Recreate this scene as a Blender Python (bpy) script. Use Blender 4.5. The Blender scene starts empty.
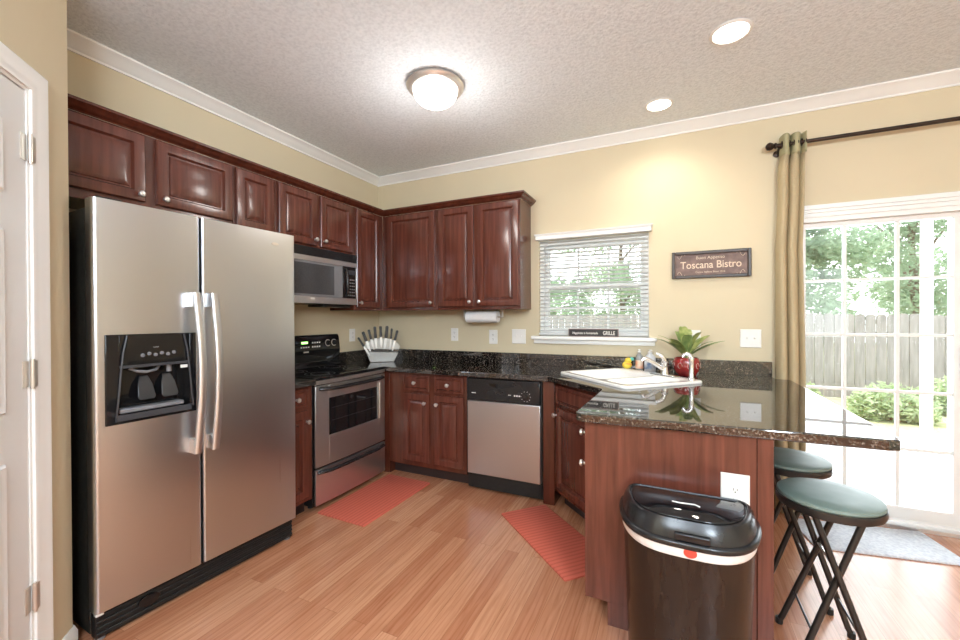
import bpy, bmesh, math, random
from mathutils import Vector, Matrix
random.seed(7)
S = bpy.context.scene
COL = S.collection
R = math.radians
PI = math.pi

# ------------------------------------------------------------------ camera
cam_d = bpy.data.cameras.new('camera')
cam = bpy.data.objects.new('camera', cam_d)
COL.objects.link(cam)
cam_d.sensor_width = 36.0
cam_d.lens = 36.0 * 410 / 960
cam_d.clip_start = 0.05
cam_d.clip_end = 200
YAW, PITCH, ROLL = R(25.18), R(-0.325), R(-0.227)
fw = Vector((-math.sin(YAW) * math.cos(PITCH), math.cos(YAW) * math.cos(PITCH), math.sin(PITCH)))
rt0 = Vector((math.cos(YAW), math.sin(YAW), 0))
up0 = rt0.cross(fw)
rt = rt0 * math.cos(ROLL) + up0 * math.sin(ROLL)
up = up0 * math.cos(ROLL) - rt0 * math.sin(ROLL)
M = Matrix((rt, up, -fw)).transposed().to_4x4()
M.translation = Vector((2.778, -3.425, 1.327))
cam.matrix_world = M
S.camera = cam

# ------------------------------------------------------------------ world, sun, exposure
S.view_settings.view_transform = 'Standard'
S.view_settings.look = 'None'
S.view_settings.gamma = 1.0
S.view_settings.use_curve_mapping = False
S.view_settings.exposure = 0.10
W = bpy.data.worlds.new('sky')
S.world = W
W.use_nodes = True
wn = W.node_tree.nodes
bg = wn['Background']
bg.inputs['Color'].default_value = (0.93, 0.97, 1.0, 1)
bg.inputs['Strength'].default_value = 4.2
S.cycles.max_bounces = 8
S.cycles.diffuse_bounces = 5
S.cycles.glossy_bounces = 5
S.cycles.transparent_max_bounces = 16
S.cycles.sample_clamp_indirect = 6.0
S.cycles.caustics_reflective = False
S.cycles.caustics_refractive = False
S.cycles.blur_glossy = 0.5

sd = bpy.data.lights.new('sun', 'SUN')
sd.energy = 4.0
sd.angle = R(2)
sd.color = (1.0, 0.96, 0.9)
sun = bpy.data.objects.new('sun', sd)
sun.rotation_euler = Vector((0.62, 0.14, -0.8)).to_track_quat('-Z', 'Y').to_euler()
sun.location = (3, -3, 9)
COL.objects.link(sun)


def spot(name, loc, energy, color, size=R(140), blend=0.7, r=0.07):
    d = bpy.data.lights.new(name, 'SPOT')
    d.energy = energy; d.color = color; d.spot_size = size; d.spot_blend = blend; d.shadow_soft_size = r
    o = bpy.data.objects.new(name, d); o.location = loc
    COL.objects.link(o)
    return o


def area(name, loc, rot, sx, sy, energy, color):
    d = bpy.data.lights.new(name, 'AREA')
    d.shape = 'RECTANGLE'; d.size = sx; d.size_y = sy; d.energy = energy; d.color = color
    o = bpy.data.objects.new(name, d); o.location = loc; o.rotation_euler = rot
    COL.objects.link(o)
    return o


WARM = (1.0, 0.90, 0.76)
NEUT = (0.76, 0.885, 1.0)
H = 2.768


def point(name, loc, energy, color, r=0.12):
    d = bpy.data.lights.new(name, 'POINT')
    d.energy = energy; d.color = color; d.shadow_soft_size = r
    o = bpy.data.objects.new(name, d); o.location = loc
    COL.objects.link(o)
    return o


spot('recessed_lamp', (2.695, -0.385, H - 0.02), 30, WARM, R(150), 0.9, 0.06)
spot('recessed_lamp', (3.045, -1.0, H - 0.02), 26, WARM, R(150), 0.9, 0.07)
point('dome_lamp', (1.455, -1.245, H - 0.50), 10, (1.0, 0.96, 0.92), 0.10)
# unseen fill lights added behind the camera to lift the ceiling
point('dining_fill_light', (4.0, -4.7, 2.2), 265, NEUT, 0.35)
point('hall_fill_light', (2.4, -4.4, 2.2), 135, NEUT, 0.35)


def portal(name, loc, rot, sx, sy):
    o = area(name, loc, rot, sx, sy, 10, (1, 1, 1))
    o.data.cycles.is_portal = True
    return o


# added area light boosts daylight at the door; sky portals in other openings
area('door_daylight_fill', (4.37, 0.17, 1.0), (R(-90), 0, 0), 1.6, 1.9, 62, (0.84, 0.93, 1.0))
portal('window_sky_portal', (2.174, 0.17, 1.58), (R(-90), 0, 0), .87, .8)
portal('rear_sky_portal', (5.4, -7.16, 1.6), (R(90), 0, 0), 1.2, 1.4)


# ------------------------------------------------------------------ materials
def mat(name, col=(0.5, 0.5, 0.5), rough=0.5, metal=0.0, **kw):
    m = bpy.data.materials.new(name)
    m.use_nodes = True
    p = m.node_tree.nodes['Principled BSDF']
    p.inputs['Base Color'].default_value = (*col, 1)
    p.inputs['Roughness'].default_value = rough
    p.inputs['Metallic'].default_value = metal
    for k, v in kw.items():
        p.inputs[k.replace('_', ' ')].default_value = v
    return m


def N(m, t, **kw):
    n = m.node_tree.nodes.new(t)
    for k, v in kw.items():
        setattr(n, k, v)
    return n


def L(m, a, b):
    m.node_tree.links.new(a, b)


def tex_coords(m, scale=(1, 1, 1), rot=(0, 0, 0)):
    tc = N(m, 'ShaderNodeTexCoord')
    mp = N(m, 'ShaderNodeMapping')
    mp.inputs['Scale'].default_value = scale
    mp.inputs['Rotation'].default_value = rot
    L(m, tc.outputs['Object'], mp.inputs['Vector'])
    return mp.outputs['Vector']


def ramp(m, fac, stops):
    r = N(m, 'ShaderNodeValToRGB')
    e = r.color_ramp.elements
    e[0].position, e[0].color = stops[0][0], (*stops[0][1], 1)
    e[1].position, e[1].color = stops[-1][0], (*stops[-1][1], 1)
    for p, c in stops[1:-1]:
        x = e.new(p); x.color = (*c, 1)
    L(m, fac, r.inputs['Fac'])
    return r.outputs['Color']


def noisy(name, c1, c2, rough=0.5, scale=(1, 1, 1), nscale=5.0, detail=4, metal=0.0, bump=0.0, bdist=0.002, dist=0.0, lo=0.35, hi=0.65, **kw):
    m = mat(name, c1, rough, metal, **kw)
    p = m.node_tree.nodes['Principled BSDF']
    v = tex_coords(m, scale)
    n = N(m, 'ShaderNodeTexNoise')
    n.inputs['Scale'].default_value = nscale
    n.inputs['Detail'].default_value = detail
    n.inputs['Distortion'].default_value = dist
    L(m, v, n.inputs['Vector'])
    L(m, ramp(m, n.outputs['Fac'], [(lo, c1), (hi, c2)]), p.inputs['Base Color'])
    if bump:
        b = N(m, 'ShaderNodeBump')
        b.inputs['Strength'].default_value = bump
        b.inputs['Distance'].default_value = bdist
        L(m, n.outputs['Fac'], b.inputs['Height'])
        L(m, b.outputs['Normal'], p.inputs['Normal'])
    return m


def ceiling_mat():
    m = mat('popcorn_ceiling', (0.75, 0.74, 0.75), 0.95)
    p = m.node_tree.nodes['Principled BSDF']
    v = tex_coords(m)
    n = N(m, 'ShaderNodeTexNoise'); n.inputs['Scale'].default_value = 55; n.inputs['Detail'].default_value = 5
    n.inputs['Roughness'].default_value = 0.65
    L(m, v, n.inputs['Vector'])
    L(m, ramp(m, n.outputs['Fac'], [(0.3, (0.72, 0.78, 0.83)), (0.58, (0.87, 0.93, 0.98))]), p.inputs['Base Color'])
    b = N(m, 'ShaderNodeBump'); b.inputs['Strength'].default_value = 0.9; b.inputs['Distance'].default_value = 0.012
    L(m, n.outputs['Fac'], b.inputs['Height']); L(m, b.outputs['Normal'], p.inputs['Normal'])
    return m


def floor_mat():
    m = mat('oak_floor', (0.5, 0.25, 0.12), 0.24)
    p = m.node_tree.nodes['Principled BSDF']
    v = tex_coords(m, (1, 1, 1), (0, 0, R(90)))
    br = N(m, 'ShaderNodeTexBrick')
    br.offset = 0.37; br.offset_frequency = 2; br.squash = 1.0
    br.inputs['Color1'].default_value = (0, 0, 0, 1)
    br.inputs['Color2'].default_value = (1, 1, 1, 1)
    br.inputs['Mortar'].default_value = (0.5, 0.5, 0.5, 1)
    br.inputs['Scale'].default_value = 1.0
    br.inputs['Mortar Size'].default_value = 0.0008
    br.inputs['Mortar Smooth'].default_value = 0.1
    br.inputs['Bias'].default_value = 0.0
    br.inputs['Brick Width'].default_value = 1.25
    br.inputs['Row Height'].default_value = 0.083
    L(m, v, br.inputs['Vector'])
    # offset the grain of every board
    sep = N(m, 'ShaderNodeVectorMath', operation='MULTIPLY_ADD')
    L(m, br.outputs['Color'], sep.inputs[0])
    sep.inputs[1].default_value = (17, 9, 5)
    L(m, v, sep.inputs[2])
    mp = N(m, 'ShaderNodeMapping'); mp.inputs['Scale'].default_value = (1.6, 22, 1)
    L(m, sep.outputs['Vector'], mp.inputs['Vector'])
    n = N(m, 'ShaderNodeTexNoise'); n.inputs['Scale'].default_value = 2.2; n.inputs['Detail'].default_value = 6
    n.inputs['Distortion'].default_value = 1.4
    L(m, mp.outputs['Vector'], n.inputs['Vector'])
    w = N(m, 'ShaderNodeTexWave', wave_type='BANDS', bands_direction='Y')
    mp2 = N(m, 'ShaderNodeMapping'); mp2.inputs['Scale'].default_value = (0.7, 9, 1)
    L(m, sep.outputs['Vector'], mp2.inputs['Vector'])
    w.inputs['Scale'].default_value = 1.3; w.inputs['Distortion'].default_value = 9; w.inputs['Detail'].default_value = 3
    w.inputs['Detail Scale'].default_value = 1.2
    L(m, mp2.outputs['Vector'], w.inputs['Vector'])
    base = ramp(m, br.outputs['Color'], [(0.0, (0.44, 0.18, 0.095)), (0.5, (0.51, 0.228, 0.125)), (1.0, (0.60, 0.305, 0.175))])
    g = ramp(m, n.outputs['Fac'], [(0.3, (0.84, 0.78, 0.72)), (0.6, (1.0, 1.0, 1.0))])
    g2 = ramp(m, w.outputs['Fac'], [(0.0, (0.84, 0.78, 0.73)), (0.35, (1.0, 1.0, 1.0))])
    mx = N(m, 'ShaderNodeMixRGB', blend_type='MULTIPLY'); mx.inputs['Fac'].default_value = 1
    L(m, base, mx.inputs['Color1']); L(m, g, mx.inputs['Color2'])
    mx2 = N(m, 'ShaderNodeMixRGB', blend_type='MULTIPLY'); mx2.inputs['Fac'].default_value = 0.8
    L(m, mx.outputs['Color'], mx2.inputs['Color1']); L(m, g2, mx2.inputs['Color2'])
    mx3 = N(m, 'ShaderNodeMixRGB', blend_type='MIX')
    L(m, br.outputs['Fac'], mx3.inputs['Fac'])
    L(m, mx2.outputs['Color'], mx3.inputs['Color1'])
    mx3.inputs['Color2'].default_value = (0.26, 0.11, 0.05, 1)
    L(m, mx3.outputs['Color'], p.inputs['Base Color'])
    return m


def granite_mat():
    m = mat('granite', (0.05, 0.04, 0.035), 0.03, **{'Specular_IOR_Level': 0.5})
    p = m.node_tree.nodes['Principled BSDF']
    p.inputs['IOR'].default_value = 1.9
    v = tex_coords(m)
    n = N(m, 'ShaderNodeTexNoise'); n.inputs['Scale'].default_value = 110; n.inputs['Detail'].default_value = 3
    L(m, v, n.inputs['Vector'])
    vo = N(m, 'ShaderNodeTexVoronoi'); vo.inputs['Scale'].default_value = 95
    L(m, v, vo.inputs['Vector'])
    a = ramp(m, n.outputs['Fac'], [(0.40, (0.006, 0.005, 0.005)), (0.50, (0.024, 0.019, 0.016)), (0.58, (0.070, 0.056, 0.046)), (0.70, (0.27, 0.235, 0.20))])
    b = ramp(m, vo.outputs['Color'], [(0.2, (0.25, 0.22, 0.2)), (0.8, (1.0, 1.0, 1.0))])
    mx = N(m, 'ShaderNodeMixRGB', blend_type='MULTIPLY'); mx.inputs['Fac'].default_value = 0.8
    L(m, a, mx.inputs['Color1']); L(m, b, mx.inputs['Color2'])
    L(m, mx.outputs['Color'], p.inputs['Base Color'])
    return m


def glass_mat(name, tint=(1, 1, 1), refl=1.0):
    m = bpy.data.materials.new(name); m.use_nodes = True
    nt = m.node_tree; nt.nodes.clear()
    out = N(m, 'ShaderNodeOutputMaterial'); mix = N(m, 'ShaderNodeMixShader')
    tr = N(m, 'ShaderNodeBsdfTransparent'); gl = N(m, 'ShaderNodeBsdfGlossy'); fr = N(m, 'ShaderNodeFresnel')
    tr.inputs['Color'].default_value = (*tint, 1); gl.inputs['Roughness'].default_value = 0.02
    gl.inputs['Color'].default_value = (refl, refl, refl, 1)
    fr.inputs['IOR'].default_value = 1.45
    L(m, fr.outputs['Fac'], mix.inputs['Fac']); L(m, tr.outputs['BSDF'], mix.inputs[1]); L(m, gl.outputs['BSDF'], mix.inputs[2])
    L(m, mix.outputs['Shader'], out.inputs['Surface'])
    return m


def emit_mat(name, col, strength):
    m = mat(name, (0.9, 0.9, 0.9), 0.4)
    p = m.node_tree.nodes['Principled BSDF']
    p.inputs['Emission Color'].default_value = (*col, 1)
    p.inputs['Emission Strength'].default_value = strength
    return m


def steel_mat(name, c=(0.68, 0.69, 0.71), rough=0.32, scale=(1.5, 1.5, 260)):
    m = mat(name, c, rough, 1.0)
    p = m.node_tree.nodes['Principled BSDF']
    v = tex_coords(m, scale)
    n = N(m, 'ShaderNodeTexNoise'); n.inputs['Scale'].default_value = 1.0; n.inputs['Detail'].default_value = 3
    L(m, v, n.inputs['Vector'])
    mr = N(m, 'ShaderNodeMapRange'); mr.inputs['To Min'].default_value = rough - 0.03; mr.inputs['To Max'].default_value = rough + 0.07
    L(m, n.outputs['Fac'], mr.inputs['Value']); L(m, mr.outputs['Result'], p.inputs['Roughness'])
    b = N(m, 'ShaderNodeBump'); b.inputs['Strength'].default_value = 0.06; b.inputs['Distance'].default_value = 0.001
    L(m, n.outputs['Fac'], b.inputs['Height']); L(m, b.outputs['Normal'], p.inputs['Normal'])
    return m


def fabric_mat(name, c1, c2, sc=(60, 60, 60), bump=0.4, **kw):
    return noisy(name, c1, c2, 0.9, sc, 6, 3, bump=bump, bdist=0.003, **kw)


def woven_mat():
    m = mat('woven_coral', (0.6, 0.12, 0.08), 0.75)
    p = m.node_tree.nodes['Principled BSDF']
    v = tex_coords(m)
    w = N(m, 'ShaderNodeTexWave', wave_type='BANDS', bands_direction='X'); w.inputs['Scale'].default_value = 11
    w.inputs['Distortion'].default_value = 0.6
    w2 = N(m, 'ShaderNodeTexWave', wave_type='BANDS', bands_direction='Y'); w2.inputs['Scale'].default_value = 40
    L(m, v, w.inputs['Vector']); L(m, v, w2.inputs['Vector'])
    a = ramp(m, w.outputs['Fac'], [(0.0, (0.50, 0.095, 0.055)), (0.6, (0.62, 0.135, 0.085))])
    b = ramp(m, w2.outputs['Fac'], [(0.0, (0.88, 0.86, 0.86)), (1.0, (1, 1, 1))])
    mx = N(m, 'ShaderNodeMixRGB', blend_type='MULTIPLY'); mx.inputs['Fac'].default_value = 1
    L(m, a, mx.inputs['Color1']); L(m, b, mx.inputs['Color2']); L(m, mx.outputs['Color'], p.inputs['Base Color'])
    return m


WALL = noisy('wall_paint', (0.63, 0.545, 0.38), (0.66, 0.57, 0.40), 0.7, nscale=1.5, bump=0.0)
WHITE = noisy('white_trim_paint', (0.82, 0.82, 0.80), (0.86, 0.86, 0.84), 0.35, nscale=3)
CEIL = ceiling_mat()
FLOOR = floor_mat()
WOOD = noisy('cherry_wood', (0.066, 0.0165, 0.009), (0.118, 0.032, 0.017), 0.24, (9, 9, 1.1), 2.6, 5, dist=0.6, lo=0.3, hi=0.7, Coat_Weight=0.25, Coat_Roughness=0.12)
WOOD_IN = noisy('cherry_wood_panel', (0.082, 0.022, 0.0135), (0.145, 0.043, 0.027), 0.25, (14, 14, 0.9), 2.6, 5, dist=0.5, lo=0.3, hi=0.7, Coat_Weight=0.25, Coat_Roughness=0.14)
KICK_SHADE = noisy('shadow_kick', (0.02, 0.008, 0.006), (0.03, 0.012, 0.009), 0.6)  # recess shade put into the toe kick colour
GRAN = granite_mat()
STEEL = steel_mat('brushed_steel')
STEEL_F = steel_mat('fridge_steel', (0.61, 0.625, 0.65), 0.28, (260, 260, 1.5))
CHROME = noisy('chrome', (0.85, 0.86, 0.88), (0.9, 0.9, 0.92), 0.07, nscale=3, metal=1.0)
NICKEL = noisy('satin_nickel', (0.72, 0.68, 0.62), (0.78, 0.74, 0.68), 0.28, nscale=5, metal=0.75)
KNOBM = noisy('knob_nickel', (0.84, 0.83, 0.81), (0.88, 0.87, 0.85), 0.3, nscale=5, metal=0.9)
BLACK = noisy('black_plastic', (0.010, 0.010, 0.011), (0.016, 0.016, 0.017), 0.25, nscale=9)
BLACKG = noisy('black_glass', (0.006, 0.006, 0.007), (0.009, 0.009, 0.010), 0.04, nscale=4)
BLACKM = noisy('black_matte', (0.006, 0.006, 0.006), (0.012, 0.011, 0.010), 0.5, nscale=30)
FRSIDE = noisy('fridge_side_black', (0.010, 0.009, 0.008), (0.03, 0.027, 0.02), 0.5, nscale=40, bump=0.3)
GREYP = noisy('grey_plastic', (0.16, 0.16, 0.17), (0.2, 0.2, 0.21), 0.35, nscale=8)
DKGREY = noisy('dark_grey_plastic', (0.035, 0.036, 0.042), (0.045, 0.046, 0.052), 0.3, nscale=8)
WPLAST = noisy('white_plastic', (0.80, 0.79, 0.76), (0.84, 0.83, 0.80), 0.3, nscale=6)
SLOT = noisy('outlet_slot_dark', (0.05, 0.045, 0.04), (0.08, 0.07, 0.06), 0.6)
PORC = noisy('white_sink_enamel', (0.87, 0.86, 0.84), (0.90, 0.89, 0.87), 0.12, nscale=3, Coat_Weight=0.4)
WGLASS = glass_mat('window_glass')
CGLASS = glass_mat('clear_glass', (0.93, 0.96, 0.97))
CORAL = woven_mat()
GREYRUG = noisy('grey_rug_pile', (0.60, 0.64, 0.72), (0.80, 0.84, 0.90), 0.95, nscale=60, detail=5, bump=0.8, bdist=0.006)
CURT = noisy('olive_tan_fabric', (0.42, 0.335, 0.20), (0.48, 0.39, 0.24), 0.85, (40, 40, 40), 6, bump=0.2)
CURTH = noisy('olive_header_fabric', (0.38, 0.345, 0.20), (0.43, 0.395, 0.235), 0.8, (40, 40, 40), 6, bump=0.2)
IRON = noisy('dark_bronze_metal', (0.035, 0.022, 0.016), (0.05, 0.032, 0.023), 0.35, nscale=10, metal=0.7)
VINYL = noisy('green_grey_vinyl', (0.14, 0.19, 0.165), (0.17, 0.22, 0.195), 0.48, nscale=12)
BTUBE = noisy('black_painted_tube', (0.014, 0.012, 0.011), (0.022, 0.019, 0.017), 0.28, nscale=10)
CANM = noisy('bronze_black_can', (0.020, 0.013, 0.010), (0.030, 0.019, 0.014), 0.24, (6, 6, 1), 8, metal=0.3)
BAG = noisy('white_bin_liner', (0.75, 0.72, 0.70), (0.82, 0.79, 0.77), 0.45, nscale=40)
REDP = noisy('red_tab', (0.62, 0.06, 0.04), (0.68, 0.08, 0.05), 0.4)
POTM = noisy('red_glazed_pot', (0.22, 0.010, 0.012), (0.36, 0.025, 0.022), 0.1, nscale=25, Coat_Weight=0.6)
POTP = noisy('pale_scroll_glaze', (0.62, 0.45, 0.40), (0.70, 0.52, 0.46), 0.2)
LEAF = noisy('fern_green', (0.17, 0.24, 0.05), (0.44, 0.46, 0.16), 0.45, nscale=22)
LEAF2 = noisy('fern_deep_green', (0.12, 0.20, 0.06), (0.27, 0.34, 0.11), 0.45, nscale=22)
SOIL = noisy('soil', (0.03, 0.02, 0.012), (0.06, 0.04, 0.025), 0.95, nscale=60)
FENCEM = noisy('weathered_fence', (0.17, 0.165, 0.155), (0.26, 0.25, 0.235), 0.85, (9, 9, 0.8), 3, 5)
PATIO = noisy('pale_patio_concrete', (0.24, 0.235, 0.23), (0.42, 0.42, 0.42), 0.9, (1, 3.5, 1), 2.2, 7)
MULCH = noisy('garden_soil_and_grass', (0.30, 0.34, 0.16), (0.42, 0.42, 0.26), 0.95, nscale=7)
TREEL = noisy('tree_leaves', (0.17, 0.27, 0.17), (0.36, 0.46, 0.33), 0.6, nscale=1.4, detail=6)
TREEL2 = noisy('tree_leaves_dark', (0.14, 0.23, 0.15), (0.30, 0.39, 0.28), 0.6, nscale=1.4, detail=6)
BUSHL = noisy('bush_leaves', (0.22, 0.31, 0.17), (0.55, 0.62, 0.45), 0.6, nscale=3, detail=6)
BARK = noisy('bark', (0.10, 0.075, 0.055), (0.18, 0.14, 0.10), 0.9, (6, 6, 1), 6)
DOMEM = emit_mat('glowing_glass_dome', (1.0, 0.96, 0.90), 6.5)
LENSM = emit_mat('glowing_lens', (1.0, 0.93, 0.82), 14.0)
LEDM = emit_mat('green_display', (0.35, 1.0, 0.15), 2.5)


# ------------------------------------------------------------------ mesh helpers
class MB:
    def __init__(s):
        s.v, s.f = [], []

    def add(s, vs, fs):
        o = len(s.v)
        s.v += [tuple(p) for p in vs]
        s.f += [tuple(i + o for i in f) for f in fs]
        return s

    def box(s, x0, x1, y0, y1, z0, z1):
        vs = [(x, y, z) for z in (z0, z1) for y in (y0, y1) for x in (x0, x1)]
        return s.add(vs, [(0, 2, 3, 1), (4, 5, 7, 6), (0, 1, 5, 4), (2, 6, 7, 3), (0, 4, 6, 2), (1, 3, 7, 5)])

    def loops(s, loops, cap0=True, cap1=True):
        n = len(loops[0]); vs = [p for l in loops for p in l]; fs = []
        for k in range(len(loops) - 1):
            for i in range(n):
                j = (i + 1) % n
                fs.append((k * n + i, k * n + j, (k + 1) * n + j, (k + 1) * n + i))
        if cap0: fs.append(tuple(reversed(range(n))))
        if cap1: fs.append(tuple(range((len(loops) - 1) * n, len(loops) * n)))
        return s.add(vs, fs)

    def prism(s, poly, z0, z1):
        return s.loops([[(x, y, z0) for x, y in poly], [(x, y, z1) for x, y in poly]])

    def lathe(s, prof, base=(0, 0, 0), d=(0, 0, 1), n=28, cap=True):
        d = Vector(d).normalized(); a = d.orthogonal().normalized(); b = d.cross(a); B = Vector(base)
        loops = []
        for r, h in prof:
            r = max(r, 1e-4)
            loops.append([B + d * h + (a * math.cos(2 * PI * i / n) + b * math.sin(2 * PI * i / n)) * r for i in range(n)])
        return s.loops(loops, cap, cap)

    def cyl(s, p0, p1, r, n=16):
        p0, p1 = Vector(p0), Vector(p1)
        return s.lathe([(r, 0), (r, (p1 - p0).length)], p0, p1 - p0, n)

    def tube(s, pts, r, n=10, taper=None, flat=1.0):
        pts = [Vector(p) for p in pts]; T = []
        for i in range(len(pts)):
            t = (pts[min(i + 1, len(pts) - 1)] - pts[max(i - 1, 0)]).normalized(); T.append(t)
        a = T[0].orthogonal().normalized(); loops = []
        for i, p in enumerate(pts):
            a = (a - T[i] * a.dot(T[i])).normalized(); b = T[i].cross(a)
            rr = r if taper is None else r * (1 + (taper - 1) * i / (len(pts) - 1))
            loops.append([p + a * math.cos(2 * PI * k / n) * rr + b * math.sin(2 * PI * k / n) * rr * flat for k in range(n)])
        return s.loops(loops)

    def ellipsoid(s, c, rx, ry, rz, n=18, m=10):
        loops = []
        for k in range(m + 1):
            t = PI * k / m; rr = max(math.sin(t), 1e-3)
            loops.append([(c[0] + rx * rr * math.cos(2 * PI * i / n), c[1] + ry * rr * math.sin(2 * PI * i / n), c[2] - rz * math.cos(t)) for i in range(n)])
        return s.loops(loops)

    def rpanel(s, x0, x1, z0, z1, y, rings):
        """front faces -y; rings of (inset, height in front of y)"""
        ls = [[(x0 + i, y - h, z0 + i), (x1 - i, y - h, z0 + i), (x1 - i, y - h, z1 - i), (x0 + i, y - h, z1 - i)] for i, h in rings]
        return s.loops(ls)

    def sweep(s, path, prof):
        """mitred moulding along a 2D path; profile (offset to the right of travel, z)"""
        P = [Vector((p[0], p[1])) for p in path]; n = len(P); loops = []
        for i in range(n):
            d0 = (P[i] - P[i - 1]).normalized() if i > 0 else None
            d1 = (P[i + 1] - P[i]).normalized() if i < n - 1 else None
            if d0 is None: d0 = d1
            if d1 is None: d1 = d0
            n0 = Vector((d0.y, -d0.x)); n1 = Vector((d1.y, -d1.x))
            m = (n0 + n1).normalized(); k = 1 / max(m.dot(n0), 0.2)
            loops.append([(P[i].x + m.x * o * k, P[i].y + m.y * o * k, z) for o, z in prof])
        return s.loops(loops)

    def bezel(s, x0, x1, z0, z1, y0, y1, w, wt=None, wb=None):
        wt = w if wt is None else wt; wb = w if wb is None else wb
        s.box(x0, x0 + w, y0, y1, z0, z1); s.box(x1 - w, x1, y0, y1, z0, z1)
        s.box(x0 + w, x1 - w, y0, y1, z1 - wt, z1); s.box(x0 + w, x1 - w, y0, y1, z0, z0 + wb)
        return s

    def build(s, name, m, parent=None, bevel=0.0, smooth=True, seg=2, angle=38, fix=True):
        me = bpy.data.meshes.new(name)
        me.from_pydata(s.v, [], s.f)
        if fix:
            b = bmesh.new(); b.from_mesh(me)
            bmesh.ops.recalc_face_normals(b, faces=b.faces)
            b.to_mesh(me); b.free()
        me.materials.append(m)
        if smooth:
            me.polygons.foreach_set('use_smooth', [True] * len(me.polygons))
            me.set_sharp_from_angle(angle=R(angle))
        o = bpy.data.objects.new(name, me)
        COL.objects.link(o)
        if parent: o.parent = parent
        if bevel:
            bv = o.modifiers.new('bevel', 'BEVEL'); bv.width = bevel; bv.segments = seg; bv.limit_method = 'ANGLE'
            bv.harden_normals = False
        return o


def tag(o, label=None, cat=None, group=None, kind=None):
    if label: o['label'] = label
    if cat: o['category'] = cat
    if group: o['group'] = group
    if kind: o['kind'] = kind
    return o


def thing(name, label, cat, loc=(0, 0, 0), rz=0.0, group=None):
    o = bpy.data.objects.new(name, None); COL.objects.link(o)
    o.location = loc; o.rotation_euler = (0, 0, rz); o.empty_display_size = 0.05
    return tag(o, label, cat, group)


def dup(root, label, loc=None, rz=None):
    def cp(o, par):
        c = o.copy(); COL.objects.link(c); c.parent = par
        for ch in [x for x in bpy.data.objects if x.parent == o]:
            cp(ch, c)
        return c
    r = cp(root, None)
    if loc: r.location = loc
    if rz is not None: r.rotation_euler = (0, 0, rz)
    r['label'] = label
    return r


def text(name, body, size, m, parent, loc, rot=(R(90), 0, 0), ext=0.0006, sx=1.0, bold=0.0):
    c = bpy.data.curves.new(name, 'FONT'); c.body = body; c.size = size; c.extrude = ext; c.offset = bold
    c.align_x = 'CENTER'; c.align_y = 'CENTER'; c.materials.append(m)
    o = bpy.data.objects.new(name, c); COL.objects.link(o); o.parent = parent
    bpy.context.view_layer.update()
    me = bpy.data.meshes.new_from_object(o.evaluated_get(bpy.context.evaluated_depsgraph_get()))
    bpy.data.objects.remove(o); me.name = name
    for v in me.vertices: v.co.x *= sx
    o = bpy.data.objects.new(name, me); COL.objects.link(o); o.parent = parent
    o.location = loc; o.rotation_euler = rot
    return o


def struct(o, label=None):
    o['kind'] = 'structure'
    if label: o['label'] = label
    return o


# ------------------------------------------------------------------ room shell
XR, YR = 6.2, -7.0
struct(MB().box(-0.15, XR + .15, YR - .15, 0.16, -0.12, 0.0).build('floor', FLOOR, smooth=False), 'reddish oak strip floor')
struct(MB().box(-0.15, XR + .15, YR - .15, 0.16, H, H + 0.15).build('ceiling', CEIL, smooth=False), 'white popcorn textured ceiling')
# back wall with window and door openings
WX0, WX1, WZ0, WZ1 = 1.735, 2.612, 1.168, 1.985
DX0, DX1, DZ1 = 3.52, 5.22, 1.985
wb = MB()
T = 0.15
wb.box(-0.15, WX0, 0, T, 0, H); wb.box(WX0, WX1, 0, T, 0, WZ0); wb.box(WX0, WX1, 0, T, WZ1, H)
wb.box(WX1, DX0, 0, T, 0, H); wb.box(DX0, DX1, 0, T, DZ1, H); wb.box(DX1, XR + .15, 0, T, 0, H)
struct(wb.build('wall_back', WALL, smooth=False), 'beige yellow wall with the window and sliding door')
struct(MB().box(-0.15, 0, YR, 0, 0, H).build('wall_left', WALL, smooth=False), 'beige yellow wall behind the refrigerator and range')
# pantry: side of fridge recess and the 45 degree wall with the white door
CXc, CYc = 0.590, -2.637
ex, ey = 0.95, -0.95
dirv = Vector((0.7071, -0.7071))
D0, D1 = 0.224, 0.984       # door opening along the diagonal wall
DH = 2.13
struct(MB().box(0, CXc, CYc - 0.11, CYc, 0, H).build('wall_fridge_side', WALL, smooth=False), 'short wall closing the refrigerator recess')
dw = bpy.data.objects.new('tmp', None)
rzd = R(-45)
LEN = 1.25
wd = MB()
wd.box(0, D0, 0, .11, 0, H); wd.box(D1, LEN, 0, .11, 0, H); wd.box(D0, D1, 0, .11, DH, H)
# local +x runs away from the corner along (1,-1); front (-y) must face the kitchen => mirror: use +y as the front
wdo = wd.build('wall_diagonal', WALL, smooth=False)
wdo.location = (CXc, CYc, 0); wdo.rotation_euler = (0, 0, rzd)
# shift the wall body behind its face
for v in wdo.data.vertices: v.co.y = -v.co.y
wdo.data.flip_normals()
struct(wdo, 'slanted beige wall with the white pantry door')
ex, ey = CXc + LEN * .7071, CYc - LEN * .7071
struct(MB().box(ex - .12, ex, YR, ey, 0, H).build('wall_pantry_side', WALL, smooth=False), 'beige wall beyond the pantry')
struct(MB().box(XR, XR + .15, YR, 0, 0, H).build('wall_right', WALL, smooth=False), 'beige wall at the far side of the dining area')
wr = MB()
wr.box(ex, 4.8, YR - .15, YR, 0, H); wr.box(4.8, 6.0, YR - .15, YR, 2.3, H); wr.box(4.8, 6.0, YR - .15, YR, 0, 0.9); wr.box(6.0, XR, YR - .15, YR, 0, H)  # unseen opening added so daylight enters from behind
struct(wr.build('wall_rear', WALL, smooth=False), 'beige rear wall with an added opening for daylight')

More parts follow.
